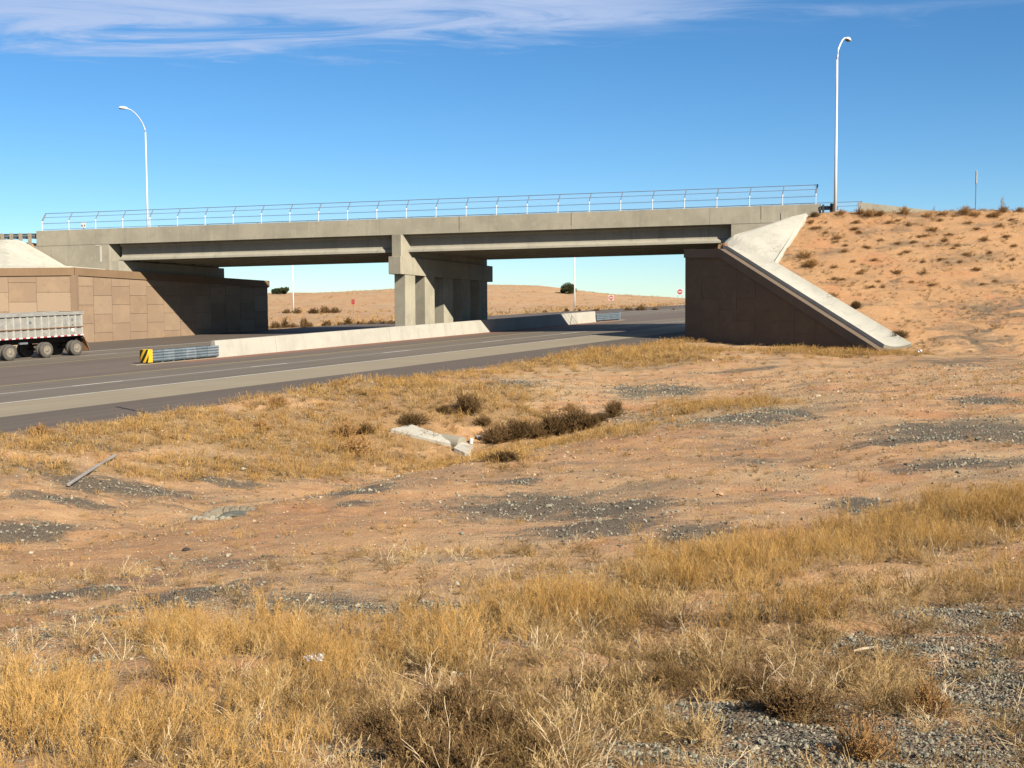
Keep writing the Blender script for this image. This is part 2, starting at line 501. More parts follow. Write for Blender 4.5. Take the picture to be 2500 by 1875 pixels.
class MB:
    """collects shapes and links them as one mesh object"""
    def __init__(s):
        s.v, s.f, s.mi = [], [], []

    def poly(s, pts, mi=0):
        b = len(s.v)
        s.v += [tuple(p) for p in pts]
        s.f.append(tuple(range(b, b + len(pts))))
        s.mi.append(mi)

    def hexa(s, lo, hi, mi=0):
        """two loops of n points, bottom and top"""
        n = len(lo)
        b = len(s.v)
        s.v += [tuple(p) for p in lo] + [tuple(p) for p in hi]
        s.f.append(tuple(range(b + n - 1, b - 1, -1)))
        s.f.append(tuple(range(b + n, b + 2 * n)))
        for i in range(n):
            j = (i + 1) % n
            s.f.append((b + i, b + j, b + n + j, b + n + i))
        s.mi += [mi] * (n + 2)

    def box(s, c, size, rot=0.0, mi=0, tilt=None):
        c = Vector(c)
        hx, hy, hz = (k / 2 for k in size)
        Mx = Matrix.Rotation(rot, 3, 'Z')
        if tilt is not None:
            Mx = Mx @ tilt
        f = lambda x, y, z: c + Mx @ Vector((x, y, z))
        s.hexa([f(-hx, -hy, -hz), f(hx, -hy, -hz), f(hx, hy, -hz), f(-hx, hy, -hz)],
               [f(-hx, -hy, hz), f(hx, -hy, hz), f(hx, hy, hz), f(-hx, hy, hz)], mi)

    def tube(s, pts, rad, n=8, mi=0):
        pts = [Vector(p) for p in pts]
        rads = rad if isinstance(rad, (list, tuple)) else [rad] * len(pts)
        b = len(s.v)
        for i, p in enumerate(pts):
            t = (pts[min(i + 1, len(pts) - 1)] - pts[max(i - 1, 0)]).normalized()
            a = Vector((0, 0, 1)) if abs(t.z) < 0.9 else Vector((1, 0, 0))
            x = t.cross(a).normalized()
            y = t.cross(x).normalized()
            for k in range(n):
                an = 6.28318 * k / n
                s.v.append(tuple(p + (x * math.cos(an) + y * math.sin(an)) * rads[i]))
        for i in range(len(pts) - 1):
            for k in range(n):
                j = (k + 1) % n
                s.f.append((b + i * n + k, b + i * n + j, b + (i + 1) * n + j, b + (i + 1) * n + k))
                s.mi.append(mi)
        s.f.append(tuple(range(b + n - 1, b - 1, -1)))
        s.f.append(tuple(range(b + (len(pts) - 1) * n, b + len(pts) * n)))
        s.mi += [mi, mi]

    def sweep(s, prof, pts, closed=True, mi=0):
        """prof: list of (across, up); pts: list of (origin, across vector)"""
        b = len(s.v)
        n = len(prof)
        for o, ax in pts:
            for a, z in prof:
                s.v.append((o[0] + ax[0] * a, o[1] + ax[1] * a, o[2] + z))
        for i in range(len(pts) - 1):
            for k in range(n if closed else n - 1):
                j = (k + 1) % n
                s.f.append((b + i * n + k, b + i * n + j, b + (i + 1) * n + j, b + (i + 1) * n + k))
                s.mi.append(mi)
        if closed:
            s.f.append(tuple(range(b + n - 1, b - 1, -1)))
            s.f.append(tuple(range(b + (len(pts) - 1) * n, b + len(pts) * n)))
            s.mi += [mi, mi]

    def lathe(s, c, axis, prof, n=20, mi=0):
        """prof: (distance along axis, radius)"""
        c = Vector(c)
        t = Vector(axis).normalized()
        a = Vector((0, 0, 1)) if abs(t.z) < 0.9 else Vector((1, 0, 0))
        x = t.cross(a).normalized()
        y = t.cross(x).normalized()
        b = len(s.v)
        for d, r_ in prof:
            for k in range(n):
                an = 6.28318 * k / n
                s.v.append(tuple(c + t * d + (x * math.cos(an) + y * math.sin(an)) * r_))
        for i in range(len(prof) - 1):
            for k in range(n):
                j = (k + 1) % n
                s.f.append((b + i * n + k, b + i * n + j, b + (i + 1) * n + j, b + (i + 1) * n + k))
                s.mi.append(mi)
        s.f.append(tuple(range(b + n - 1, b - 1, -1)))
        s.f.append(tuple(range(b + (len(prof) - 1) * n, b + len(prof) * n)))
        s.mi += [mi, mi]

    def build(s, name, mats, parent=None, smooth=False, origin=None, fix=True, bevel=0.0):
        me = bpy.data.meshes.new(name)
        o0 = Vector(origin) if origin is not None else (Vector(s.v[0]) * 0)
        me.from_pydata([tuple(Vector(v) - o0) for v in s.v], [], s.f)
        if not isinstance(mats, (list, tuple)):
            mats = [mats]
        for m_ in mats:
            me.materials.append(m_)
        me.polygons.foreach_set('material_index', s.mi)
        if fix:
            bm = bmesh.new()
            bm.from_mesh(me)
            bmesh.ops.recalc_face_normals(bm, faces=bm.faces)
            bm.to_mesh(me)
            bm.free()
        if smooth:
            me.polygons.foreach_set('use_smooth', [True] * len(me.polygons))
        o = bpy.data.objects.new(name, me)
        o.location = o0
        link(o, parent)
        if bevel:
            md = o.modifiers.new('Bevel', 'BEVEL')
            md.width = bevel
            md.segments = 2
            md.limit_method = 'ANGLE'
        return o


# ------------------------------------------------------------------ ground sheet
def spaced(segs):
    out = [segs[0][0]]
    for a, b, n in segs:
        d = (b - a) / n
        out += [a + d * (i + 1) for i in range(n)]
    return np.array(out)


xs = spaced([(-1600, -400, 16), (-400, -120, 28), (-120, -60, 60), (-60, -16, 120), (-16, 16, 200), (16, 60, 110), (60, 120, 60), (120, 400, 28), (400, 1600, 16)])
ys = spaced([(-300, -60, 12), (-60, 0, 30), (0, 5, 20), (5, 20, 110), (20, 60, 150), (60, 125, 150), (125, 260, 90), (260, 420, 80), (420, 700, 40), (700, 2600, 24)])
GX, GY = np.meshgrid(xs, ys)
GZ = ground(GX, GY)
nx, ny = len(xs), len(ys)

# gravel and straw masks, worked out in plan as patches that lie on the ground
patches = []          # (x, y, rx, ry, rot, strength)
def patch(u, v, du, dv, st=1.0):
    """gravel washed out as a long tongue around a ground spot"""
    a, b = G(u - du, v), G(u + du, v)
    c, d = G(u, v - dv), G(u, v + dv)
    cx, cy = (a.x + b.x) / 2, (a.y + b.y) / 2
    ang = math.atan2(b.y - a.y, b.x - a.x)
    rx = max((b.xy - a.xy).length / 2, 0.2)
    # width across the tongue
    nx_, ny_ = -math.sin(ang), math.cos(ang)
    ry = max(abs((c.x - d.x) * nx_ + (c.y - d.y) * ny_) / 2, 0.15)
    patches.append((cx, cy, rx, ry, ang, st))
def tongue(u0, v0, u1, v1, dv, st=1.0, lst=None):
    a, b = G(u0, v0), G(u1, v1)
    um, vm = (u0 + u1) / 2, (v0 + v1) / 2
    if lst is None: dv = dv * 1.45
    c, d = G(um, vm - dv), G(um, vm + dv)
    ang = math.atan2(b.y - a.y, b.x - a.x)
    rx = max((b.xy - a.xy).length / 2, 0.2)
    ry = max(abs((c.x - d.x) * -math.sin(ang) + (c.y - d.y) * math.cos(ang)) / 2, 0.12)
    (patches if lst is None else lst).append(((a.x + b.x) / 2, (a.y + b.y) / 2, rx, ry, ang, st))
for a_ in [(127,1073,335,1104,9),(28,1140,540,1218,17),(411,1158,680,1190,8),(0,1203,316,1250,11),(-60,1265,190,1313,22),(538,1133,650,1149,7),
           (316,1408,700,1350,18,.55),(-60,1474,411,1427,11),(364,1450,640,1455,26),(640,1455,955,1500,24),(1003,1475,1125,1490,12),(60,1650,330,1590,6),
           (800,1222,975,1178,5),(1143,1180,1353,1164,6),(1050,1240,1500,1222,28),(1306,1260,1700,1222,15),(1306,1288,1600,1290,20),(800,1250,945,1218,12,.6),
           (1140,935,1340,940,7,.8),(1470,950,1650,950,11,.8),(1470,1055,1600,1020,7,.6),(1600,1037,1966,1000,8),(1850,1000,2015,1022,8),(1600,940,1690,965,12),
           (1680,915,1966,887,4,.8),(2050,1098,2500,1070,9),(2180,1085,2560,1030,32),(2150,1148,2540,1120,16),(2330,970,2540,985,12),(1755,1130,1905,1118,10,.6),
           (2007,1232,2190,1232,13),(1600,1290,1795,1300,20),(2170,878,2500,882,10,.6),(1600,1068,1885,1060,9,.4),(2330,790,2560,730,40,.5),(2250,850,2500,820,25,.5),
           (2130,700,2230,680,18,.35),(2150,600,2260,585,16,.3),(2320,640,2440,620,24,.3),(1890,600,1960,640,16,.3),(850,1170,1010,1180,6,.6),(0,1590,250,1540,30,.35),
           (100,1520,420,1500,20,.35),(700,1020,830,1030,8,.5)]:
    tongue(*a_)
patches_near = []
for a_ in [(2150,1840,520,110),(2400,1680,160,90),(1800,1760,260,50),(2250,1590,260,30),(1650,1850,200,60),(1000,1850,160,40),(1900,1480,160,20),(2350,1500,180,30)]:
    patch(*a_)

def gravel_mask(x, y):
    m = np.zeros_like(x)
    for cx, cy, rx, ry, an, st in patches:
        dx_, dy_ = x - cx, y - cy
        a = (dx_ * math.cos(an) + dy_ * math.sin(an)) / rx
        b = (-dx_ * math.sin(an) + dy_ * math.cos(an)) / ry
        m = np.maximum(m, st * np.clip(1.35 - np.sqrt(a * a + b * b), 0, 1))
    return m

# straw (dense dry grass) field: world-plan patches as well
straw_p = []
def straw(u, v, du, dv, st=1.0):
    n0 = len(patches)
    patch(u, v, du, dv, st)
    straw_p.append(patches.pop())
for a_ in [(-100,1790,760,1740,125,.8),(250,1600,760,1540,45,.8),(650,1690,1100,1570,75),(1050,1570,1520,1440,62),(1450,1470,2000,1335,62),(1900,1370,2600,1200,66),
           (1500,1600,2100,1500,40,.4),(2100,1480,2560,1400,40,.45)]:
    tongue(*a_, lst=straw_p) if len(a_) == 5 else tongue(*a_[:5], a_[5], straw_p)
straw_f = []
for a_ in [(1300,870,330,22),(1600,860,160,14),(900,960,280,30),(500,1040,350,35),(760,1020,200,40),(150,1085,230,30),(950,1060,160,35),(1250,1080,160,35),
           (1380,1060,160,35),(850,1110,150,30),(1150,1130,90,22),(1000,1010,180,30),(500,1130,180,22),(1750,990,130,14),(2050,860,200,8),(300,1060,200,30),(200,1010,260,30),(650,1080,200,35),(420,1150,200,20),(80,1150,120,20),(700,1150,220,30),(1100,960,220,25),(1200,1010,160,30),(1500,880,260,16)]:
    n0 = len(patches)
    patch(*a_)
    straw_f.append(patches.pop())

clay_p = []
for a_ in [(60,1385,560,1300,26,.9),(500,1290,1050,1190,26,.8),(1000,1180,1650,1060,26,.8),(300,1320,720,1235,30,1),(0,1370,300,1330,30,1),(1500,1090,2100,1090,30,.5),
           (700,1440,1200,1400,30,.5),(650,1130,1000,1100,20,.6),(150,1430,500,1370,22,.5)]:
    tongue(*a_, clay_p)
def plist(lst, x, y, soft=1.35):
    m = np.zeros_like(x)
    for cx, cy, rx, ry, an, st in lst:
        dx_, dy_ = x - cx, y - cy
        a = (dx_ * math.cos(an) + dy_ * math.sin(an)) / rx
        b = (-dx_ * math.sin(an) + dy_ * math.cos(an)) / ry
        m = np.maximum(m, st * np.clip((soft - np.sqrt(a * a + b * b)) / (soft - 0.6), 0, 1))
    return m

gm = gravel_mask(GX, GY)
sm = np.maximum(plist(straw_p, GX, GY), plist(straw_f, GX, GY))
me = bpy.data.meshes.new('ground')
nv = nx * ny
me.vertices.add(nv)
me.vertices.foreach_set('co', np.c_[GX.ravel(), GY.ravel(), GZ.ravel()].ravel())
ii = (np.arange(ny - 1)[:, None] * nx + np.arange(nx - 1)[None]).ravel()
quads = np.c_[ii, ii + 1, ii + nx + 1, ii + nx]
me.loops.add(quads.size)
me.loops.foreach_set('vertex_index', quads.ravel())
me.polygons.add(len(quads))
me.polygons.foreach_set('loop_start', np.arange(0, quads.size, 4))
me.polygons.foreach_set('loop_total', np.full(len(quads), 4))
me.update(calc_edges=True)
me.polygons.foreach_set('use_smooth', [True] * len(quads))
for nm, arr in (('gravel', gm), ('straw', sm), ('clay', np.maximum(np.clip((fill(GX, GY) + 3.6) / 1.5, 0, 1) * (GX > 0), plist(clay_p, GX, GY, 1.6)))):
    at_ = me.attributes.new(nm, 'FLOAT', 'POINT')
    at_.data.foreach_set('value', arr.ravel())
m, nt, b = mat('red_sand_soil', 0.95)
g = nt.n('ShaderNodeNewGeometry')
P = g.outputs['Position']
ag = nt.n('ShaderNodeAttribute', attribute_name='gravel').outputs['Fac']
as_ = nt.n('ShaderNodeAttribute', attribute_name='straw').outputs['Fac']
big = nt.noise(P, 0.12, 5, 0.6)
mid = nt.noise(nt.map(P, (0.8, 1.5, 1)), 0.9, 6, 0.65)
fine = nt.noise(P, 22, 5, 0.7)
v1 = nt.n('ShaderNodeTexVoronoi', i_Scale=26.0, i_Randomness=1.0)
m.node_tree.links.new(P, v1.inputs['Vector'])
v2 = nt.n('ShaderNodeTexVoronoi', i_Scale=11.0, i_Randomness=1.0)
m.node_tree.links.new(P, v2.inputs['Vector'])
soil = nt.ramp(mid, [(0.30, (0.285, 0.146, 0.062)), (0.50, (0.365, 0.205, 0.094)), (0.70, (0.375, 0.240, 0.124))])
soil = nt.mix(nt.math('MULTIPLY', nt.smooth(big, 0.42, 0.66), 0.6), soil, (0.337, 0.248, 0.137))
clay = nt.n('ShaderNodeAttribute', attribute_name='clay').outputs['Fac']
soil = nt.mix(nt.math('MULTIPLY', clay, 0.72), soil, nt.ramp(nt.noise(P, 0.6, 6, 0.7), [(0.3, (0.215, 0.108, 0.046)), (0.55, (0.300, 0.152, 0.062)), (0.75, (0.285, 0.172, 0.084))]))
# little stones in the sand
st1 = nt.math('MULTIPLY', nt.smooth(v1.outputs['Distance'], 0.34, 0.22), nt.smooth(nt.n('ShaderNodeSeparateColor', i_0=v1.outputs['Color']).outputs[0], 0.62, 0.80))
soil = nt.mix(nt.math('MULTIPLY', st1, 0.7), soil, (0.457, 0.343, 0.229))
sc2 = nt.n('ShaderNodeSeparateColor', i_0=v2.outputs['Color'])
st2 = nt.math('MULTIPLY', nt.smooth(v2.outputs['Distance'], 0.30, 0.18), nt.smooth(sc2.outputs[1], 0.86, 0.90))
soil = nt.mix(st2, soil, nt.ramp(sc2.outputs[0], [(0.2, (0.191, 0.127, 0.076)), (0.6, (0.508, 0.419, 0.318))]))
soil = nt.mix(nt.math('MULTIPLY', fine, 0.30), soil, (0.165, 0.099, 0.053))
gr1 = nt.noise(nt.map(P, (1, 1, 1), (5, 2, 0)), 5.5, 6, 0.8)
soil = nt.mix(nt.math('MULTIPLY', nt.smooth(gr1, 0.55, 0.72), 0.55), soil, (0.15, 0.095, 0.052))
soil = nt.mix(nt.math('MULTIPLY', nt.smooth(gr1, 0.46, 0.32), 0.5), soil, (0.46, 0.34, 0.21))
redn = nt.noise(P, 0.33, 5, 0.6, 0.4)
soil = nt.mix(nt.math('MULTIPLY', nt.smooth(redn, 0.52, 0.68), 0.5), soil, (0.30, 0.125, 0.055))
# grey crushed stone
v3 = nt.n('ShaderNodeTexVoronoi', i_Scale=38.0, i_Randomness=1.0)
m.node_tree.links.new(P, v3.inputs['Vector'])
gcol = nt.ramp(nt.n('ShaderNodeSeparateColor', i_0=v3.outputs['Color']).outputs[0], [(0.0, (0.105, 0.092, 0.070)), (0.5, (0.200, 0.176, 0.132)), (0.85, (0.270, 0.232, 0.172)), (1.0, (0.36, 0.295, 0.21))])
gcol = nt.mix(nt.smooth(v3.outputs['Distance'], 0.30, 0.55), gcol, (0.095, 0.080, 0.060))
gn = nt.noise(nt.map(P, (0.7, 1.6, 1)), 0.9, 8, 0.78, 0.8)
gmask = nt.smooth(nt.math('ADD', ag, nt.math('MULTIPLY', nt.math('SUBTRACT', gn, 0.5), 3.2)), 0.10, 0.95)
thin = nt.math('MULTIPLY', nt.smooth(nt.noise(nt.map(P, (0.5, 1.5, 1), (9, 4, 0)), 0.45, 7, 0.72), 0.46, 0.70), 0.62)
gmask = nt.math('MAXIMUM', gmask, thin)
soil2 = nt.mix(nt.math('MULTIPLY', gmask, 0.80), soil, gcol)
# fallen straw litter, its colour darkened to stand for shade between tufts
lit = nt.noise(nt.map(P, (3, 3, 3)), 6.0, 6, 0.8, 1.5)
smask = nt.math('MULTIPLY', nt.smooth(nt.math('ADD', as_, nt.math('MULTIPLY', nt.math('SUBTRACT', lit, 0.5), 1.2)), 0.35, 0.8), 0.72)
smask = nt.math('MULTIPLY', smask, nt.math('SUBTRACT', 1.0, nt.math('MULTIPLY', gmask, 0.6)))
soil3 = nt.mix(smask, soil2, nt.ramp(lit, [(0.35, (0.085, 0.048, 0.020)), (0.6, (0.215, 0.135, 0.055))]))
m.node_tree.links.new(soil3, b.inputs['Base Color'])
hh = nt.math('ADD', nt.math('MULTIPLY', nt.math('ADD', st1, nt.math('MULTIPLY', st2, 2.0)), 0.5), nt.math('MULTIPLY', fine, 0.6))
hh = nt.math('ADD', hh, nt.math('MULTIPLY', nt.math('MULTIPLY', nt.math('SUBTRACT', 0.5, v3.outputs['Distance']), gmask), 1.6))
hh = nt.math('ADD', hh, nt.math('MULTIPLY', mid, 1.5))
bp = nt.n('ShaderNodeBump', i_Strength=1.0, i_Distance=0.06)
m.node_tree.links.new(hh, bp.inputs['Height'])
m.node_tree.links.new(bp.outputs[0], b.inputs['Normal'])
me.materials.append(m)
o = bpy.data.objects.new('ground', me)
tag(link(o), kind='structure')

# ------------------------------------------------------------------ highway
S = [x for x in np.r_[np.linspace(-160, 20, 30), np.linspace(22, 130, 80), np.linspace(134, 420, 50)]]
strips = [(-34.7, -38.9, 0), (-38.9, -43.3, 1), (-43.3, -50.8, 2), (-50.8, -53.6, 3), (-53.6, -55.9, 4), (-55.9, -61.8, 3), (-61.8, -69.5, 2), (-69.5, -79.6, 0)]
mb = MB()
for a, c_, mi in strips:
    nn = 6
    bidx = len(mb.v)
    for s_ in S:
        for k in range(nn + 1):
            mb.v.append(tuple(SN(s_, a + (c_ - a) * k / nn)))
    for i in range(len(S) - 1):
        for k in range(nn):
            q = bidx + i * (nn + 1) + k
            mb.f.append((q, q + nn + 1, q + nn + 2, q + 1))
            mb.mi.append(3 if mi == 4 and not 53 < S[i] < 113 else mi)
# edge skirts
for i in range(len(S) - 1):
    mb.poly([SN(S[i], -34.7), SN(S[i], -34.62, -0.3), SN(S[i + 1], -34.62, -0.3), SN(S[i + 1], -34.7)], 0)
o = mb.build('road', [M['a_dark'], M['a_grey'], M['a_lane'], M['a_med'], M['a_red']], fix=False)
bm = bmesh.new(); bm.from_mesh(o.data); bmesh.ops.remove_doubles(bm, verts=bm.verts, dist=0.001); bmesh.ops.recalc_face_normals(bm, faces=bm.faces)
if sum(f.normal.z for f in bm.faces) < 0:
    bmesh.ops.reverse_faces(bm, faces=bm.faces)
bm.to_mesh(o.data); bm.free()
tag(o, kind='structure')

mb = MB()
def stripe(n, wdt, s0, s1, mi, dz=0.006):
    k = max(1, int((s1 - s0) / 2))
    for i in range(k):
        a, b_ = s0 + (s1 - s0) * i / k, s0 + (s1 - s0) * (i + 1) / k
        mb.poly([SN(a, n + wdt / 2, dz), SN(b_, n + wdt / 2, dz), SN(b_, n - wdt / 2, dz), SN(a, n - wdt / 2, dz)], mi)
stripe(-43.35, 0.16, -160, 400, 0)
stripe(-50.6, 0.16, -160, 400, 1)
stripe(-61.9, 0.16, -160, 400, 1)
stripe(-69.4, 0.16, -160, 400, 0)
stripe(-47.1, 0.42, -160, 400, 2, 0.005)
stripe(-65.6, 0.34, -160, 400, 2, 0.005)
s_ = -156
while s_ < 380:
    stripe(-47.05, 0.15, s_, s_ + 3.05, 0, 0.009)
    stripe(-65.6, 0.15, s_ + 4, s_ + 7.05, 0, 0.009)
    s_ += 12.2
M['wear'] = asphalt('pale_wheel_polish', (0.29, 0.25, 0.20), 0.25)
tag(mb.build('road_markings', [M['mark_w'], M['mark_y'], M['wear']]), kind='structure')
mb = MB()
a_, c_ = G(285, 1000), G(352, 1014)
for k in range(8):
    p0 = a_.lerp(c_, k / 8); p1 = a_.lerp(c_, (k + 1) / 8)
    wv = 0.05 + 0.05 * rnd.random()
    for pp in (p0, p1):
        pp.z = float(zroad(sn(pp.x, pp.y)[0])) + 0.008
    d_ = (p1 - p0).normalized(); sd = Vector((-d_.y, d_.x, 0)) * wv
    mb.poly([p0 - sd, p1 - sd, p1 + sd, p0 + sd])
tag(mb.build('tar_seam', M['tar']), kind='structure')

# ------------------------------------------------------------------ retaining walls of the abutments
def wallmat(name, c0=1.0):
    m, nt, b = mat(name, 0.92)
    g = nt.n('ShaderNodeNewGeometry')
    P = g.outputs['Position']
    t = nt.n('ShaderNodeAttribute', attribute_name='tint').outputs['Fac']
    base = nt.ramp(t, [(0.0, (0.170, 0.122, 0.084)), (0.35, (0.183, 0.133, 0.093)), (0.75, (0.195, 0.144, 0.102)), (1.0, (0.225, 0.175, 0.125))])
    n1 = nt.noise(P, 0.7, 4, 0.6)
    n2 = nt.noise(P, 2.2, 3, 0.5, 0.3)
    n3 = nt.noise(P, 14, 5, 0.7)
    base = nt.mix(nt.math('MULTIPLY', nt.smooth(n1, 0.42, 0.68), 0.45), base, (0.245, 0.178, 0.115))
    base = nt.mix(nt.math('MULTIPLY', nt.smooth(n2, 0.62, 0.70), 0.35), base, (0.13, 0.095, 0.066))
    base = nt.mix(nt.math('MULTIPLY', n3, 0.30), base, (0.10, 0.068, 0.044))
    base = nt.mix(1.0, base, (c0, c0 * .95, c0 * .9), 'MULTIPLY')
    m.node_tree.links.new(base, b.inputs['Base Color'])
    bp = nt.n('ShaderNodeBump', i_Strength=0.5, i_Distance=0.03)
    m.node_tree.links.new(n3, bp.inputs['Height'])
    m.node_tree.links.new(bp.outputs[0], b.inputs['Normal'])
    return m
M['mse'] = wallmat('stained_precast_panels')
M['mse_d'] = wallmat('dark_stained_precast_panels', 0.55)  # same panels, colour darkened to paint in the shade on the right wall
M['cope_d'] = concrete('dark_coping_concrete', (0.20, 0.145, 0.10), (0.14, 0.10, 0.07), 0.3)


def clip(poly, a, b_, c_):
    """keep a*k + b*z <= c"""
    out = []
    for i in range(len(poly)):
        p, q = poly[i], poly[(i + 1) % len(poly)]
        dp, dq = a * p[0] + b_ * p[1] - c_, a * q[0] + b_ * q[1] - c_
        if dp <= 0: out.append(p)
        if (dp < 0 < dq) or (dq < 0 < dp):
            t = dp / (dp - dq)
            out.append((p[0] + (q[0] - p[0]) * t, p[1] + (q[1] - p[1]) * t))
    return out


def wall_run(root, c0, d, outn, top, zb, colw=1.9, ph=1.52, capo=0.62, seed=1, thick=0.55, cap0=0.12, cap1=0.0, trange=(0, 1), g_=0.012, mp='mse', mc='coping'):
    """one straight run of panels. top: list of (k, z)"""
    r_ = random.Random(seed)
    ks = sorted(set([k for k, z in top]))
    zt = lambda k: float(np.interp(k, [a for a, _ in top], [b_ for _, b_ in top]))
    L = ks[-1]
    W3 = lambda k, z, o: (c0.x + d.x * k + outn.x * o, c0.y + d.y * k + outn.y * o, z)
    core = MB()
    prof = [(k, zt(k) - capo + 0.1) for k in ks] + [(L, zb), (0, zb)]
    core.hexa([W3(k, z, -thick) for k, z in prof], [W3(k, z, -0.035) for k, z in prof])
    core.build('wall_core', M['groove'], root)
    pv, pf, tint = [], [], []
    k = 0.0
    i = 0
    while k < L - 0.05:
        k1 = min(k + colw, L)
        for kk in ks:
            if k + 0.3 < kk < k1: k1 = kk
        off = (0.0 if i % 2 else -0.76)
        z0 = zb + off
        mz = max(zt(k), zt(k1)) - capo + 0.02
        ctopk = [(k, zt(k) - capo + 0.02), (k1, zt(k1) - capo + 0.02)]
        while z0 < mz:
            h = ph
            poly = [(k + g_, z0 + g_), (k1 - g_, z0 + g_), (k1 - g_, z0 + h - g_), (k + g_, z0 + h - g_)]
            a = -(ctopk[1][1] - ctopk[0][1]) / (k1 - k)
            poly = clip(poly, a, 1.0, a * k + ctopk[0][1])
            if len(poly) >= 3:
                proud = r_.choice((0.0, 0.012, 0.02, 0.005))
                b_ = len(pv)
                n = len(poly)
                pv += [W3(x, z, -0.05) for x, z in poly] + [W3(x, z, proud) for x, z in poly]
                tv = r_.uniform(*trange)
                fs = [tuple(range(b_ + n, b_ + 2 * n))] + [(b_ + j, b_ + (j + 1) % n, b_ + n + (j + 1) % n, b_ + n + j) for j in range(n)]
                pf += fs
                tint += [tv] * len(fs)
            z0 += h
        k = k1
        i += 1
    me = bpy.data.meshes.new('wall_panels')
    me.from_pydata(pv, [], pf)
    at_ = me.attributes.new('tint', 'FLOAT', 'FACE')
    at_.data.foreach_set('value', tint)
    me.materials.append(M[mp])
    bm = bmesh.new(); bm.from_mesh(me); bmesh.ops.recalc_face_normals(bm, faces=bm.faces); bm.to_mesh(me); bm.free()
    link(bpy.data.objects.new('wall_panels', me), root)
    cp_ = MB()
    top_ = [(-cap0, zt(0))] + [(k, z) for k, z in top[1:-1]] + [(L + cap1, zt(L))]
    for (ka, za), (kb, zb_) in zip(top_[:-1], top_[1:]):
        cp_.hexa([W3(ka, za - capo, 0.13), W3(kb, zb_ - capo, 0.13), W3(kb, zb_ - capo, -thick - 0.15), W3(ka, za - capo, -thick - 0.15)],
                 [W3(ka, za, 0.13), W3(kb, zb_, 0.13), W3(kb, zb_, -thick - 0.15), W3(ka, za, -thick - 0.15)])
    cp_.build('coping', M[mc], root)


wl = thing('retaining_wall', 'brown precast panel retaining wall at the left abutment, half in bridge shadow, behind the trailer', 'retaining wall', (CAP_L.x, CAP_L.y, -3.4))
wl.location = (0, 0, 0)
wall_run(wl, CAP_L, RD, RN, [(0, 2.69), (22.8, 1.86)], -4.1, seed=4, cap0=0.0, cap1=0.15)
wall_run(wl, CAP_L, WING_L, NL_OUT, [(0, 2.69), (5.0, 2.60), (9.0, 2.50), (18.0, -3.2)], -4.6, seed=9, colw=2.9, cap0=0.0)
wall_run(wl, FAR_L, FWL, Vector((FWL.y, -FWL.x)), [(0, 1.86), (14, -3.0)], -4.1, seed=12, cap0=0.0)
mb = MB()
for c0 in (CAP_L,):
    mb.hexa([(c0.x + a, c0.y + b_, -4.2) for a, b_ in ((-.22, -.2), (.24, -.17), (.3, .15), (-.2, .25))], [(c0.x + a, c0.y + b_, 2.08) for a, b_ in ((-.22, -.2), (.24, -.17), (.3, .15), (-.2, .25))])
mb.build('corner_panel', M['coping'], wl).active_material = M['mse']
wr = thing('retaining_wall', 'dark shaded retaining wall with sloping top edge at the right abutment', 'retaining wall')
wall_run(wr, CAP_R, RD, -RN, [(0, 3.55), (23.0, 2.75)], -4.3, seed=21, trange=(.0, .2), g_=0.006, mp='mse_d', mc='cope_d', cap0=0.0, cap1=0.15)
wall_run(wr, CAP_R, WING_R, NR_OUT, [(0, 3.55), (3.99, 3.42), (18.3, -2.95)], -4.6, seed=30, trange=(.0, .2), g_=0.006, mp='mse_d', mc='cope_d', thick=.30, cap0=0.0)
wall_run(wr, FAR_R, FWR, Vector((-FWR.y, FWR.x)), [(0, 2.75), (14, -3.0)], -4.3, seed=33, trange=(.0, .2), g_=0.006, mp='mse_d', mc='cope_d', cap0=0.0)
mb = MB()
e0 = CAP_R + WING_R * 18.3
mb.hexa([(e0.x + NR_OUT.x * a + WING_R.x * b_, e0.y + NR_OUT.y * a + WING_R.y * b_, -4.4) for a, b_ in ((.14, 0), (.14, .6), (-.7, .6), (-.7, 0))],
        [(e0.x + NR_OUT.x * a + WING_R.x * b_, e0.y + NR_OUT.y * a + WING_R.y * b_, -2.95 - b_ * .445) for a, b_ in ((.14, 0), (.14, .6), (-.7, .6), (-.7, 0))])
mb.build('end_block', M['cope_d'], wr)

# ------------------------------------------------------------------ slope paving
def drape(name, loops, lab, dz=0.10, zfun=None, step=0.45):
    """concrete lining over an embankment; loops = corner points (x, y) of a convex quad list"""
    mb = MB()
    for quad in loops:
        a, b_, c_, d_ = [Vector(q) for q in quad]
        n1 = max(2, int(max((b_ - a).length, (c_ - d_).length) / step))
        n2 = max(2, int(max((d_ - a).length, (c_ - b_).length) / step))
        base = len(mb.v)
        for j in range(n2 + 1):
            for i in range(n1 + 1):
                l = a.lerp(b_, i / n1); r_ = d_.lerp(c_, i / n1)
                p = l.lerp(r_, j / n2)
                f = float(fill(np.array([p.x]), np.array([p.y]), True)[0])
                if f < -50: f = -3.4
                if zfun: f = zfun(p, f)
                mb.v.append((p.x, p.y, f + dz))
        for j in range(n2):
            for i in range(n1):
                q = base + j * (n1 + 1) + i
                mb.f.append((q, q + 1, q + n1 + 2, q + n1 + 1)); mb.mi.append(0)
    o = mb.build(name, M['paving'])
    md = o.modifiers.new('Solidify', 'SOLIDIFY')
    md.thickness = 0.25
    md.offset = -1
    if sum(p.normal.z for p in o.data.polygons) < 0:
        o.data.flip_normals()
    for p in o.data.polygons: p.use_smooth = False
    return tag(o, lab, 'concrete slope')


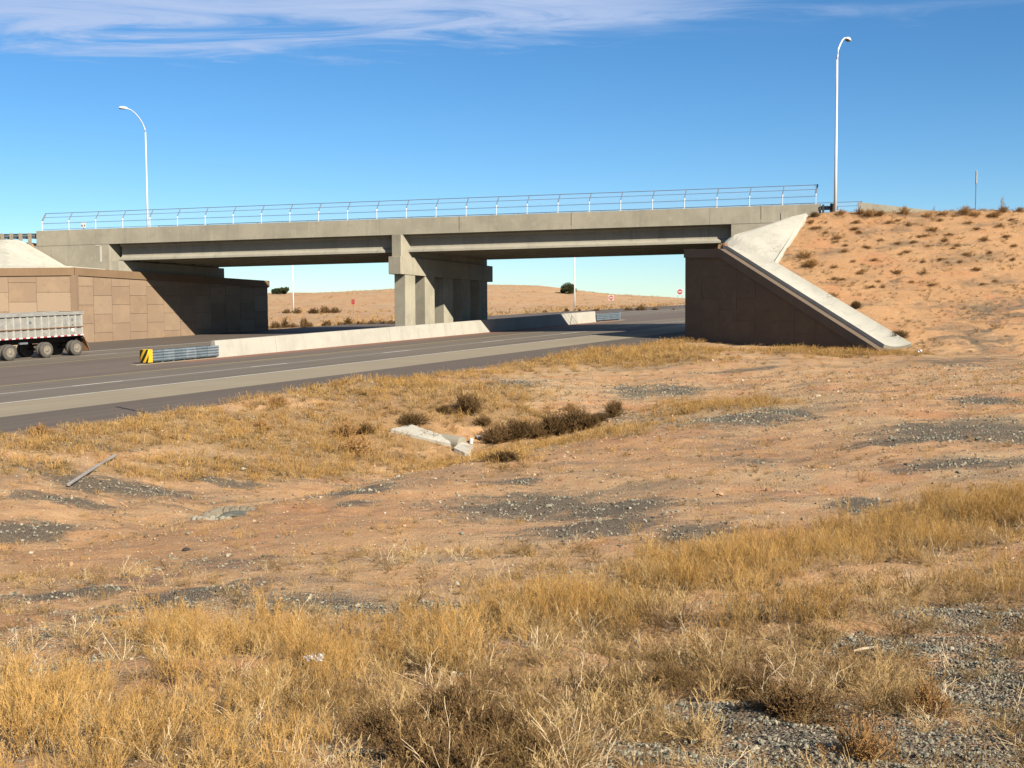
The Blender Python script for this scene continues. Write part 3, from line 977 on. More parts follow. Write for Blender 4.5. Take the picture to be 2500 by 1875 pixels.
def inw(c0, d, k, o):
    return (c0.x + d.x * k + o.x, c0.y + d.y * k + o.y)
iR = -NR_OUT
bpv = lambda p, q: (BA + BD * p + BN * q)[:]
wk = lambda k, o_: (CAP_R + WING_R * k + iR * o_)[:]
def along_wing(p, f):
    d_ = -(p - CAP_R).dot(NR_OUT)
    k_ = (p - CAP_R).dot(WING_R)
    zw = float(np.interp(k_, [0, 3.99, 18.3, 30], [3.55, 3.42, -2.95, -8.2])) - 0.13 + 0.02
    t_ = min(1.0, max(0.0, (d_ - 0.7) / 1.2))
    if k_ < 6.5: f += 0.22 * (1 - max(0.0, k_ - 4.5) / 2) if k_ > 0 else 0.16
    return zw + (max(f, zw - .1) - zw) * t_


k_tip, k_top = G(1893, 650).xy, G(1969, 533).xy
dd_ = (k_tip - CAP_R).dot(iR)
o = drape('slope_paving', [
    [wk(3.7, .40), wk(18.6, .40), wk(19.6, 1.8), k_tip[:]],
    [wk(3.7, .40), k_tip[:], k_top[:], bpv(57.2, 0.12)],
    [bpv(57.2, 0.12), k_top[:], bpv(62.4, 1.2), bpv(61.9, 0.12)],
    ], 'pale concrete lining running down beside the sloping wall on the right embankment', 0.13, zfun=along_wing)
mb = MB()
e_a, e_b = k_top, k_tip
pts = []
for i in range(15):
    p = e_a.lerp(e_b, i / 14)
    f = float(fill(np.array([p.x]), np.array([p.y]), True)[0])
    pts.append(((p.x, p.y, f + 0.12), (0.95, 0.3)))
mb.sweep([(-0.10, -0.2), (0.10, -0.2), (0.10, 0.14), (-0.10, 0.14)], pts)
k_ = mb.build('edge_kerb', M['paving'])
k_.parent = o
iL = -NL_OUT
lk = lambda k, o_: (CAP_L + WING_L * k + iL * o_)[:]
drape('slope_paving', [
    [lk(0.0, .62), lk(16.0, .62), lk(16.0, 9.0), bpv(-4.0, 0.3)],
    [(CAP_L + RD * 0.3 - RN * 0.62)[:], lk(0.0, .62), bpv(-4.0, 0.3), bpv(6.0, 0.3)],
    ], 'bright concrete lined slope above the left retaining wall below the guardrail', 0.20)

# ------------------------------------------------------------------ the bridge
bridge = thing('bridge', 'grey concrete highway overpass of two spans on a row of square columns', 'bridge')
def bprism(mb, p0, p1, q0, q1, z0, z1, mi=0, skew=True, sk0=None):
    lo = [BP(p0, q0, z0), BP(p1, q0, z0), BP(p1, q1, z0), BP(p0, q1, z0)]
    hi = [BP(p0, q0, z1), BP(p1, q0, z1), BP(p1, q1, z1), BP(p0, q1, z1)]
    mb.hexa(lo, hi, mi)
mb = MB()
bprism(mb, -0.2, 63.4, -0.45, -11.75, -1.10, -0.86)
bprism(mb, -0.2, 63.4, -0.02, -0.45, -1.13, -0.90)
bprism(mb, -0.2, 63.4, -11.75, -12.18, -1.13, -0.90)
mb.build('deck', M['conc'], bridge)
# parapets, with slots for the joints
for q0, q1 in ((0.0, -0.42), (-12.2, -11.78)):
    mb = MB()
    js = [-0.4, 17.6, 29.6, 36.1, 45.0, 55.6, 59.0 + 0.4, 63.7]
    for a, b_ in zip(js[:-1], js[1:]):
        zb = -1.28
        lo_ = [(0, zb), (0, 0), (-0.26, 0), (-0.42, -0.55), (-0.42, zb + 0.22), (-0.1, zb + 0.16), (-0.1, zb)]
        sgn = 1 if q0 > q1 else -1
        A, B_ = [], []
        for dq, dz_ in lo_:
            A.append(BP(a + 0.012, q0 + dq * sgn, dz_)); B_.append(BP(b_ - 0.012, q0 + dq * sgn, dz_))
        mb.hexa(A, B_)
    mb.build('parapet', M['conc'], bridge)
for a in (36.1, 45.0, 59.4):
    mb = MB()
    bprism(mb, a - 0.035, a + 0.035, 0.003, -0.05, -1.0, 0.0)
    mb.build('expansion_joint', M['groove'], bridge)
# small inspection blocks and drain at the right end
mb = MB()
bprism(mb, 60.9, 61.4, 0.05, -0.1, -1.12, -0.55)
mb.build('bearing_block', M['conc_g'], bridge)
# girders
def girder_prof():
    return [(-0.33, 0), (0.33, 0), (0.33, 0.16), (0.085, 0.36), (0.085, 1.12), (0.30, 1.24), (0.30, 1.42), (-0.30, 1.42), (-0.30, 1.24), (-0.085, 1.12), (-0.085, 0.36), (-0.33, 0.16)]
GB = -2.60            # girder bottom under the parapet top
for gi in range(6):
    qc = -1.05 - gi * 2.02
    for p0, p1 in ((6.5, 30.2), (31.4, 56.9)):
        mb = MB()
        A, B_ = [], []
        for a, z in girder_prof():
            A.append(BP(p0, 0, 0) * 0 + BP(p0 + 0.364 * 0, qc + a, GB + z - 0.041 * a)); B_.append(BP(p1, qc + a, GB + z - 0.041 * a))
        mb.hexa(A, B_)
        mb.build('girder', M['conc_g'], bridge)
# diaphragms at the third points
for pc in (14.3, 22.0, 39.5, 48.2):
    mb = MB()
    bprism(mb, pc - .12, pc + .12, -1.1, -11.0, GB + .3, -1.2)
    mb.build('diaphragm', M['conc_g'], bridge)
# pier: end block, cap, columns
pc = BA + BD * 31.0
pnear = Vector((pc.x, pc.y)) - RD * 0.25
def pier_box(mb, c0, c1, w0, w1, z0, z1, slope=-0.036):
    f = lambda c, w_, z: (pnear.x + RD.x * c + RN.x * w_, pnear.y + RD.y * c + RN.y * w_, z + slope * c)
    mb.hexa([f(c0, w0, z0), f(c0, w1, z0), f(c1, w1, z0), f(c1, w0, z0)], [f(c0, w0, z1), f(c0, w1, z1), f(c1, w1, z1), f(c1, w0, z1)])
pier = None
mb = MB()
pier_box(mb, -0.15, 13.9, -0.55, 0.62, 2.02, 3.42)
mb.build('pier_cap', M['conc_p'], bridge, bevel=0.02)
mb = MB()
pier_box(mb, 0.15, 13.2, -0.40, 0.46, 3.40, 5.16)
mb.build('pier_diaphragm', M['conc_p'], bridge)
for i in range(5):
    c = 0.55 + 2.78 * i
    mb = MB()
    f = lambda cc, w_, z: (pnear.x + RD.x * cc + RN.x * w_, pnear.y + RD.y * cc + RN.y * w_, z)
    zt_ = 2.03 - 0.036 * c
    mb.hexa([f(c, -.5, -3.6), f(c, .56, -3.6), f(c + 1.4, .56, -3.6), f(c + 1.4, -.5, -3.6)],
            [f(c, -.5, zt_), f(c, .56, zt_), f(c + 1.4, .56, zt_ - .05), f(c + 1.4, -.5, zt_ - .05)])
    mb.build('column', M['conc_p'], bridge, bevel=0.03)
# abutments: stem and cheek wall in the plane of the parapet
for p0, p1, zlo in ((-0.6, 6.15, -4.4), (57.2, 62.6, -4.4)):
    mb = MB()
    bprism(mb, p0, p1, -0.03, -12.1, zlo, -1.25)
    mb.build('abutment', M['conc'], bridge)
mb = MB()
bprism(mb, 5.35, 5.52, 0.0, -0.06, -2.75, -1.35)
bprism(mb, 4.95, 5.52, 0.0, -0.05, -1.42, -1.32)
mb.build('joint_seal', M['paving'], bridge)
# seats under the girder ends
for a in (5.9, 56.75):
    mb = MB()
    bprism(mb, a, a + 0.85, -0.3, -12.0, -4.0, GB - 0.06)
    mb.build('bearing_seat', M['conc_g'], bridge)

# ------------------------------------------------------------------ fences on the parapets
m, nt, b = mat('chain_link', 0.5, 0.4)
g = nt.n('ShaderNodeTexCoord')
uvn = nt.n('ShaderNodeSeparateXYZ', i_0=g.outputs['UV'])
da = nt.math('ABSOLUTE', nt.math('SUBTRACT', nt.math('FRACT', nt.math('MULTIPLY', nt.math('ADD', uvn.outputs[0], uvn.outputs[1]), 14.0)), 0.5))
db = nt.math('ABSOLUTE', nt.math('SUBTRACT', nt.math('FRACT', nt.math('MULTIPLY', nt.math('SUBTRACT', uvn.outputs[0], uvn.outputs[1]), 14.0)), 0.5))
wire = nt.math('GREATER_THAN', nt.math('MAXIMUM', da, db), 0.474)
b.inputs['Base Color'].default_value = (0.30, 0.32, 0.34, 1)
m.node_tree.links.new(wire, b.inputs['Alpha'])
M['mesh'] = m
LEAN = 0.42
def fence_pt(p, q, h):
    """h 0..1.49 above the parapet; the top leans in over the deck"""
    P0 = BP(p, q, h)
    k = max(0.0, (h - 0.80) / 0.69)
    P0.x += RD.x * LEAN * k
    P0.y += RD.y * LEAN * k
    return P0
def make_fence(q, label, hmax=1.49):
    root = thing('bridge_fence', label, 'fence', group=None)
    for i in range(27):
        p = 0.06 + 2.435 * i
        mb = MB()
        mb.tube([fence_pt(p, q, 0.0), fence_pt(p, q, 0.72)], 0.027, 8)
        mb.tube([fence_pt(p, q, 0.66), fence_pt(p, q, 0.70), fence_pt(p, q, 0.80)], [0.04, 0.062, 0.036], 8)
        mb.box(fence_pt(p, q, 0.01), (0.2, 0.2, 0.03), math.atan2(BD.y, BD.x))
        mb.tube([fence_pt(p, q, 0.80), fence_pt(p, q, hmax)], 0.034 if 0 < i < 26 else 0.06, 8, mi=1)
        mb.build('post', [M['polew'], M['rail']], root)
    for h, r_ in ((0.10, 0.018), (0.60, 0.021), (1.12, 0.019), (1.47, 0.026)):
        mb = MB()
        mb.tube([fence_pt(0.06 + 2.435 * i * 1.0, q, h) for i in range(27)], r_, 6)
        mb.build('rail', M['rail'], root)
    hs = [0.05, 0.4, 0.8, 1.1, 1.47]
    v, f, uv = [], [], []
    for i in range(27):
        for h in hs:
            v.append(tuple(fence_pt(0.06 + 2.435 * i, q - 0.04, h)))
    n = len(hs)
    me = bpy.data.meshes.new('mesh_panel')
    for i in range(26):
        for k in range(n - 1):
            f.append((i * n + k, (i + 1) * n + k, (i + 1) * n + k + 1, i * n + k + 1))
    me.from_pydata(v, [], f)
    ul = me.uv_layers.new(name='UVMap')
    for po in me.polygons:
        for li in po.loop_indices:
            vi = me.loops[li].vertex_index
            ul.data[li].uv = ((vi // n) * 2.435 / 2, hs[vi % n] / 2)
    me.materials.append(M['mesh'])
    link(bpy.data.objects.new('mesh_panel', me), root)
    return root
make_fence(-0.14, 'steel mesh fence with leaning post tops along the near parapet of the overpass')
make_fence(-12.02, 'steel mesh fence on the far parapet, seen low behind the near fence')

# small white sign behind the left part of the fence
sg = thing('sign', 'small white square sign with two dark marks behind the left end of the bridge fence', 'sign', BP(3.25, -0.75, 0.0))
mb = MB()
mb.box((0, 0, 0.42), (0.44, 0.03, 0.44), -0.18)
mb.build('sign_plate', M['white'], sg)
for dxx in (-0.1, 0.11):
    mb = MB()
    mb.box((dxx, -0.03, 0.40), (0.07, 0.02, 0.15), -0.18, tilt=Matrix.Rotation(-0.35, 3, 'Y'))
    mb.build('sign_symbol', M['wood_d'], sg)
mb = MB()
mb.box((0, 0.03, -0.32), (0.06, 0.05, 1.1))
mb.build('sign_post', M['galv_d'], sg)

# ------------------------------------------------------------------ guardrails on the approaches
def wbeam(mb, pts, z, side, mi=0, h=0.31):
    prof = [(0.0, -h / 2), (0.07, -h * .30), (0.07, -h * .18), (0.0, 0), (0.07, h * .18), (0.07, h * .30), (0.0, h / 2), (-0.01, h / 2), (0.05, h * .25), (-0.01, 0), (0.05, -h * .25), (-0.01, -h / 2)]
    mb.sweep(prof, [((p[0], p[1], p[2] + z), side) for p in pts], mi=mi)
gr = thing('guardrail', 'dark steel guardrail on pale wood posts above the left concrete slope', 'guardrail')
pl = [BA + BD * (-0.5 - 1.9 * k) + BN * (-0.25) for k in range(9)]
mb = MB()
wbeam(mb, [(p.x, p.y, 5.0) for p in pl], 0.50, (-BN.x, -BN.y), h=0.46)
mb.build('beam', M['galv_d'], gr)
for k in range(16):
    p = BA + BD * (-1.0 - 0.85 * k) + BN * (0.0)
    mb = MB()
    mb.box((p.x, p.y, 5.15), (0.22, 0.22, 1.2), math.atan2(BD.y, BD.x))
    mb.build('post', M['wood'], gr)
gp = thing('guardrail', 'short dark wood guardrail posts just right of the bridge fence end', 'guardrail')
for pp, qq, hh_, wd in ((63.95, 0.1, 0.9, .14), (64.65, 0.25, 0.95, .42)):
    p = BA + BD * pp + BN * qq
    mb = MB()
    mb.box((p.x, p.y, 6.1 + hh_ / 2 - .1), (wd, 0.2, hh_), math.atan2(BD.y, BD.x))
    mb.build('post', M['wood_d'], gp)
mb = MB()
wbeam(mb, [(*(BA + BD * x_ + BN * 0.05)[:], 6.1) for x_ in (63.7, 64.3, 65.0)], 0.55, (BN.x, BN.y))
mb.build('beam', M['galv_d'], gp)
# concrete barrier along the far side of the right approach
mb = MB()
pts = []
for k in range(24):
    p = 67.6 + k * 1.3
    xy = BA + BD * p + BN * (-12.3)
    pts.append(((xy.x, xy.y, 7.95 - 0.115 * min(p - 67.6, 14) - 0.02 * (p - 67.6)), (BN.x, BN.y)))
mb.sweep([(-0.2, -1.6), (0.25, -1.6), (0.22, -0.6), (0.1, 0), (-0.1, 0), (-0.2, -0.6)], pts)
tag(mb.build('concrete_barrier', M['conc']), 'grey concrete barrier along the road behind the crest of the right embankment', 'barrier')

# ------------------------------------------------------------------ median barrier and crash cushions
def bar_prof(h=1.07):
    return [(-0.30, -0.1), (0.30, -0.1), (0.29, 0.05), (0.15, h), (-0.15, h), (-0.29, 0.05)]
mb = MB()
segs = [(56.9, 62.5), (62.52, 75.3), (75.32, 88.0), (88.02, 100.2), (100.22, 110.0)]
for a, b_ in segs:
    n_ = max(2, int((b_ - a) / 2))
    mb.sweep(bar_prof(), [(SN(a + (b_ - a) * k / n_, -55.2), (RN.x, RN.y)) for k in range(n_ + 1)])
tag(mb.build('concrete_barrier', M['conc_w']), 'long pale concrete barrier in the highway median passing under the bridge', 'barrier')


def cushion(s0, s1, label, chevron):
    """s0 nose end, s1 barrier end"""
    root = thing('crash_cushion', label, 'crash cushion', SN(s0, -55.2))
    R0 = Matrix.Rotation(math.atan2(RD.y, RD.x), 3, 'Z')
    def L(s, n, z):
        v_ = SN(s, -55.2 + n, z)
        return v_ - root.location
    sg_ = 1 if s1 > s0 else -1
    L_ = abs(s1 - s0)
    nb = 6
    for sd in (1, -1):
        for i in range(nb):
            a = s0 + sg_ * (0.35 + (L_ - 0.35) * i / nb)
            b_ = s0 + sg_ * (0.35 + (L_ - 0.35) * (i + 1.12) / nb)
            mb = MB()
            wdt = (0.30 + 0.012 * i)
            prof = []
            zc = 0.45
            n_ = 16
            H = 0.66
            for k in range(n_ + 1):
                z = zc - H / 2 + H * k / n_
                bul = 0.05 * (0.5 - 0.5 * math.cos(k / n_ * 4 * 2 * math.pi))
                prof.append((bul, z))
            prof += [(x - 0.02, z) for x, z in reversed(prof)]
            mb.sweep(prof, [(L(a, sd * (wdt + 0.02), 0), (RN.x * sd, RN.y * sd)), (L(b_, sd * wdt, 0), (RN.x * sd, RN.y * sd))])
            mb.build('fender_panel', M['galv_d'] if (i % 2 == 0 or not chevron) else M['galv2'], root)
    for i in range(nb + 1):
        a = s0 + sg_ * (0.35 + (L_ - 0.4) * i / nb)
        mb = MB()
        cpt = (L(a, 0, 0.36))
        mb.box(cpt, (0.06, 0.56, 0.62), math.atan2(RD.y, RD.x))
        for sd in (.2, -.2):
            mb.box(L(a, sd, 0.05), (0.16, 0.10, 0.10), math.atan2(RD.y, RD.x))
        mb.build('diaphragm', M['galv_d'], root)
    mb = MB()
    mb.box(L((s0 + s1) / 2, 0, 0.05), (L_, 0.14, 0.08), math.atan2(RD.y, RD.x))
    mb.build('guide_track', M['galv_d'], root)
    mb = MB()
    lo = [L(s0 - sg_ * .9, .35, 0.01), L(s0 - sg_ * .9, -.2, 0.01), L(s1, -.45, 0.01), L(s1, .45, 0.01)]
    mb.hexa([Vector(x) - Vector((0, 0, .05)) for x in lo], [Vector(x) + Vector((0, 0, .025)) for x in lo])
    mb.build('concrete_pad', M['a_grey'], root)
    # nose
    mb = MB()
    cn, hn = 0.40, 0.84
    nose = []
    for k in range(9):
        an = -math.pi / 2 + math.pi * k / 8
        nose.append((0.36 * math.sin(an), 0.10 * math.cos(an) - 0.05))
    lo = [L(s0 - sg_ * x, y, 0.10) for y, x in nose] + [L(s0 + sg_ * .35, .36, .10), L(s0 + sg_ * .35, -.36, .10)]
    hi = [L(s0 - sg_ * x, y, 0.10 + 0.76) for y, x in nose] + [L(s0 + sg_ * .35, .36, .86), L(s0 + sg_ * .35, -.36, .86)]
    mb.hexa(lo, hi)
    nz = mb.build('nose', M['yellow'] if chevron else M['galv'], root)
    if chevron:
        # black diagonal bands lying proud on the curved nose sheet
        def nose_pt(t, z):       # t in -1..1 across
            an = t * math.pi / 2
            return L(s0 - sg_ * (0.10 * math.cos(an) - 0.05 + 0.006), 0.36 * math.sin(an), 0.10 + z)
        for c0 in (-1.30, -0.50, 0.30, 1.10):
            mb = MB()
            n_ = 12
            for k in range(n_):
                z0, z1 = 0.76 * k / n_, 0.76 * (k + 1) / n_
                qd = []
                for z, e in ((z0, 0), (z0, 1), (z1, 1), (z1, 0)):
                    xx = c0 + 0.42 * e + z * -1.25 + 0.55
                    qd.append((xx, z))
                if all(x <= -1 for x, _ in qd) or all(x >= 1 for x, _ in qd): continue
                cl = [(max(-1, min(1, x)), z) for x, z in qd]
                # split across the curve
                m_ = 4
                for j in range(m_):
                    l0 = lambda t, a, b2: a[0] + (b2[0] - a[0]) * t
                    mb.poly([nose_pt(-l0(j / m_, cl[0], cl[1]), z0), nose_pt(-l0((j + 1) / m_, cl[0], cl[1]), z0),
                             nose_pt(-l0((j + 1) / m_, cl[3], cl[2]), z1), nose_pt(-l0(j / m_, cl[3], cl[2]), z1)])
            if mb.v: mb.build('nose_stripe', M['black'], nz)
    return root
M['galv2'] = plain('scuffed_galvanised_steel', (0.30, 0.35, 0.38), 0.5, 0.5, 0.2, 2.5)
cushion(51.2, 56.9, 'steel crash cushion with yellow and black striped nose at the barrier left end', True)
cushion(115.6, 110.0, 'grey steel crash cushion at the far right end of the median barrier', False)

# ------------------------------------------------------------------ street lamps
def lamp(x, y, zb, H, adir, label, alen=2.6, head=True, r0=0.12, grp=None):
    root = thing('street_lamp', label, 'street lamp', (x, y, zb), group=grp)
    a = Vector((adir[0], adir[1], 0)).normalized()
    pts = [Vector((0, 0, 0)), Vector((0, 0, H * 0.35)), Vector((0, 0, H * 0.7)), Vector((0, 0, H - 1.95))]
    mb = MB()
    mb.tube(pts, [r0, r0 * .88, r0 * .72, r0 * .62], 14)
    mb.build('pole', M['polew'], root, smooth=True)
    mb = MB()
    ap = [Vector((0, 0, H - 1.96)), Vector((0, 0, H - 1.6)) + a * 0.08, Vector((0, 0, H - 1.15)) + a * 0.32, Vector((0, 0, H - 0.7)) + a * (alen * .28),
          Vector((0, 0, H - 0.3)) + a * (alen * .48), Vector((0, 0, H - 0.08)) + a * (alen * .66), Vector((0, 0, H)) + a * (alen * .84)]
    mb.tube(ap, [r0 * .62, r0 * .58, r0 * .5, r0 * .48, r0 * .45, r0 * .42, r0 * .4], 12)
    mb.build('arm', M['polew'], root, smooth=True)
    mb = MB()
    cc = Vector((0, 0, H + 0.02)) + a * (alen * .84)
    ang = math.atan2(a.y, a.x)
    def hp(l, w_, z): return cc + a * l + Vector((-a.y, a.x, 0)) * w_ + Vector((0, 0, z))
    lo = [hp(-.05, -.09, -.07), hp(.3, -.19, -.10), hp(.75, -.17, -.10), hp(.85, -.08, -.08), hp(.85, .08, -.08), hp(.75, .17, -.10), hp(.3, .19, -.10), hp(-.05, .09, -.07)]
    hi = [hp(-.05, -.06, .05), hp(.3, -.12, .10), hp(.7, -.11, .09), hp(.8, -.05, .03), hp(.8, .05, .03), hp(.7, .11, .09), hp(.3, .12, .10), hp(-.05, .06, .05)]
    mb.hexa(lo, hi)
    hd = mb.build('lamp_head', M['polew'], root)
    mb = MB()
    mb.hexa([hp(.28, -.15, -.17), hp(.72, -.14, -.17), hp(.72, .14, -.17), hp(.28, .15, -.17)], [hp(.25, -.17, -.10), hp(.75, -.16, -.10), hp(.75, .16, -.10), hp(.25, .17, -.10)])
    mb.build('lens', M['lens'], hd)
    mb = MB()
    mb.lathe((0, 0, -0.1), (0, 0, 1), [(0, r0 * 2), (0.12, r0 * 2), (0.16, r0 * 1.15)], 14)
    mb.build('base_plate', M['polew'], root)
    return root
pL = at(361, 558, 117.0)
lamp(pL.x, pL.y, 4.6, 13.2, (-0.55, -0.83), 'white curved street lamp behind the left end of the overpass, arm pointing left', 2.5, r0=.10)
pR = at(2039, 516, 91.6)
lamp(pR.x, pR.y, 6.0, 13.35, (0.52, 0.85), 'tall white street lamp on the right embankment crest beside the bridge end', 2.7)
for (u, v, Y, lab, ad) in ((716, 738, 215, 'distant white lamp pole seen under the left span near dark weeds', (1, 0.2)),
                       (1403, 739, 205, 'distant white lamp pole seen under the right span beside the round dark tree', (1, -0.2))):
    p = at(u, v, Y)
    lamp(p.x, p.y, gz(p.x, p.y) - 0.05, 10.4, ad, lab, 2.4, r0=0.13)

# ------------------------------------------------------------------ signs
def text_mesh(body, size, loc, rot, mt, parent, name='lettering'):
    cu = bpy.data.curves.new(name, 'FONT')
    cu.body = body
    cu.size = size
    cu.align_x = 'CENTER'
    cu.align_y = 'CENTER'
    cu.extrude = 0.002
    tmp = bpy.data.objects.new(name, cu)
    C.objects.link(tmp)
    dg = bpy.context.evaluated_depsgraph_get()
    me = bpy.data.meshes.new_from_object(tmp.evaluated_get(dg))
    bpy.data.objects.remove(tmp)
    me.materials.clear()
    me.materials.append(mt)
    o = bpy.data.objects.new(name, me)
    o.location = loc
    o.rotation_euler = rot
    return link(o, parent)
def dne_sign(u, v, Y, zc, label, size=0.92, post_h=1.5, rz=0.0, legs=(-.33, .33)):
    p = at(u, v, Y)
    zg = gz(p.x, p.y)
    root = thing('road_sign', label, 'road sign', (p.x, p.y, zg), rz)
    zc = p.z - zg
    mb = MB()
    mb.box((0, 0, zc), (size, 0.02, size))
    pl_ = mb.build('sign_plate', M['white'], root, bevel=0.008)
    mb = MB()
    mb.lathe((0, -0.016, zc), (0, 1, 0), [(0, size * .47), (0.005, size * .47)], 32)
    dk = mb.build('red_disc', M['red'], pl_)
    mb = MB()
    mb.box((0, -0.022, zc), (size * .70, 0.006, size * .14))
    mb.build('white_bar', M['white'], pl_)
    text_mesh('DO NOT', size * .13, (0, -0.02, zc + size * .23), (math.pi / 2, 0, 0), M['white'], pl_)
    text_mesh('ENTER', size * .13, (0, -0.02, zc - size * .23), (math.pi / 2, 0, 0), M['white'], pl_)
    for lx in legs:
        mb = MB()
        mb.box((lx, 0.04, (zc - .1) / 2), (0.06, 0.05, zc + .3))
        mb.build('sign_post', M['galv'], root)
    return root
dne_sign(1660, 712.5, 190, 0, 'red and white do not enter sign against the sky beside the right wall', 0.86, rz=R(-6))
dne_sign(1492, 727, 190, 0, 'red and white do not enter sign low on the far hillside under the right span', 0.74, rz=R(-4), legs=(-.3, .3))
p = at(862, 737, 215)
zg = gz(p.x, p.y)
rs = thing('road_sign', 'small faded red sign on the far slope under the left span', 'road sign', (p.x, p.y, zg))
zc = p.z - zg
mb = MB(); mb.box((0, 0, zc), (0.55, 0.02, 0.85)); pl_ = mb.build('sign_plate', M['red'], rs)
mb = MB(); mb.box((0, -0.016, zc + .14), (0.3, 0.006, 0.12)); mb.box((0, -0.016, zc - .16), (0.3, 0.006, 0.12)); mb.build('pale_marks', M['coping'], pl_)
mb = MB(); mb.box((0, 0.04, zc / 2 - .2), (0.06, 0.05, zc + .3)); mb.build('sign_post', M['flap'], rs)
# narrow sign on the right crest
p = at(2383, 512, 89)
zg = gz(p.x, p.y)
rs = thing('road_sign', 'narrow upright sign seen nearly edge-on, on a thin post at the right crest', 'road sign', (p.x, p.y, zg - .1), R(68))
top = at(2382, 417, 89).z - zg + .1
mb = MB(); mb.box((0, 0, top - .46), (0.62, 0.025, 0.92)); mb.build('sign_plate', M['white'], rs)
mb = MB(); mb.box((0, 0.05, top / 2), (0.07, 0.06, top)); mb.build('sign_post', M['galv_d'], rs)

# ------------------------------------------------------------------ dump truck and trailer
TR = Vector((SN(0, 0).x, 0, 0))
def truck():
    s_rear, nn_ = 56.5, -67.75
    sc = 60.0
    root = thing('dump_truck', 'semi truck towing a dusty ribbed dump trailer on the far lanes at the left edge', 'truck', SN(s_rear, nn_))
    root.rotation_euler = (0, -math.atan(0.0233), math.atan2(RD.y, RD.x))
    # local x: along road towards the rear(+x = away), y: left of RD => far side is +y ; near side -y
    L_ = 11.8
    zb, zt = 1.30, 2.86
    # tub: thin shell with sloping front and rear
    mb = MB()
    for sy in (-1, 1):
        y0, y1 = sy * 1.20, sy * 1.14
        mb.hexa([(-L_, y0, zb), (-0.0, y0, zb), (-0.0, y1, zb), (-L_, y1, zb)], [(-L_, y0, zt), (0.0, y0, zt), (0.0, y1, zt), (-L_, y1, zt)])
    mb.hexa([(-L_, -1.15, zb), (0, -1.15, zb), (0, 1.15, zb), (-L_, 1.15, zb)], [(-L_, -1.15, zb + .06), (0, -1.15, zb + .06), (0, 1.15, zb + .06), (-L_, 1.15, zb + .06)])
    mb.box((-L_, 0, (zb + zt) / 2), (0.06, 2.36, zt - zb - .02))
    mb.box((-0.02, 0, (zb + zt) / 2 - .02), (0.06, 2.34, zt - zb - .06))
    tub = mb.build('trailer_body', M['alu_s'], root)
    for sy in (-1, 1):
        mb = MB()
        x = -0.02
        while x > -L_:
            mb.hexa([(x - .16, sy * 1.20, zb + .02), (x, sy * 1.20, zb + .02), (x - .03, sy * 1.27, zb + .02), (x - .13, sy * 1.27, zb + .02)],
                    [(x - .16, sy * 1.20, zt - .13), (x, sy * 1.20, zt - .13), (x - .03, sy * 1.27, zt - .13), (x - .13, sy * 1.27, zt - .13)])
            x -= 0.535
        mb.build('side_ribs', M['alu'], tub)
    for sy in (-1, 1):
        mb = MB()
        mb.box((-L_ / 2, sy * 1.235, zt - .03), (L_ + .1, 0.16, 0.20))
        mb.build('top_rail', M['alu_s'], tub)
        mb = MB()
        mb.box((-L_ / 2, sy * 1.285, zb + .62), (L_, 0.035, 0.06))
        mb.build('waist_rail', M['flap'], tub)
        mb = MB()
        x = -0.05
        k = 0
        while x > -L_:
            mb.box((x - .1, sy * 1.282, zb + .06), (.26, .01, .07), mi=k % 2)
            k += 1
            x -= .2675 * 1.0
            x -= .0
        mb.build('reflective_strip', [M['white'], M['red']], tub)
    # placards
    mb = MB()
    mb.box((-4.15, -1.212, zb + 1.03), (.17, .01, .17)); mb.box((-.83, -1.212, zb + 1.10), (.14, .01, .17)); mb.box((-.83, -1.212, zb + .76), (.14, .01, .1))
    mb.build('placard', M['galv_d'], tub)
    mb = MB(); mb.box((-.83, -1.212, zb + .42), (.22, .01, .2)); mb.build('placard', M['white'], tub)
    # chassis
    mb = MB()
    for sy in (-1, 1):
        mb.box((-L_ / 2 + .2, sy * .45, 1.08), (L_ - 1.0, .14, .30))
    mb.box((-.35, 0, 1.05), (.12, 1.9, .12))
    mb.hexa([(-.1, -1.1, 1.18), (.45, -1.1, .78), (.45, 1.1, .78), (-.1, 1.1, 1.18)], [(-.1, -1.1, 1.3), (.05, -1.1, 1.3), (.05, 1.1, 1.3), (-.1, 1.1, 1.3)])
    for ax in (-.55, -2.95, -5.75):
        mb.tube([(ax, -1.0, .52), (ax, 1.0, .52)], .08, 10)
        mb.box((ax + .5, -.45, .78), (.9, .1, .14)); mb.box((ax + .5, .45, .78), (.9, .1, .14))
        mb.tube([(ax + .05, -.55, .55), (ax + .65, -.55, .85)], .09, 8)
    mb.build('chassis', M['chassis'], root)
    mb = MB()
    mb.box((-4.6, -1.0, 1.02), (.6, .15, .12))
    mb.build('air_tank', M['galv'], root)
    for ax in (-.55, -2.95, -5.75):
        for sy in (-1, 1):
            whl = MB()
            for off in (1.08, .78):
                c0 = sy * off
                whl.lathe((ax, c0 - .13, .51), (0, 1, 0), [(0.0, .30), (0.0, .40), (.03, .485), (.06, .51), (.20, .51), (.23, .485), (.26, .40), (.26, .30)], 28)
            ty = whl.build('wheel', M['tyre'], root, smooth=False)
            hub = MB()
            hub.lathe((ax, sy * 1.215, .51), (0, -sy, 0), [(0, .27), (-.004, .30), (.0, .285), (.05, .26), (.10, .22), (.10, .13), (-.02, .12), (-.05, .07)], 24)
            hub.build('rim', M['hub'], ty)
    # mud flap swept behind the rear axle
    for sy in (-1, 1):
        mb = MB()
        mb.hexa([(.28, sy * .62, .25), (.55, sy * .62, .25), (.55, sy * 1.22, .25), (.28 + .2, sy * 1.22, .25)], [(.05, sy * .62, 1.2), (.10, sy * .62, 1.2), (.10, sy * 1.22, 1.2), (.05, sy * 1.22, 1.2)])
        mb.build('mud_flap', M['flap'], root)
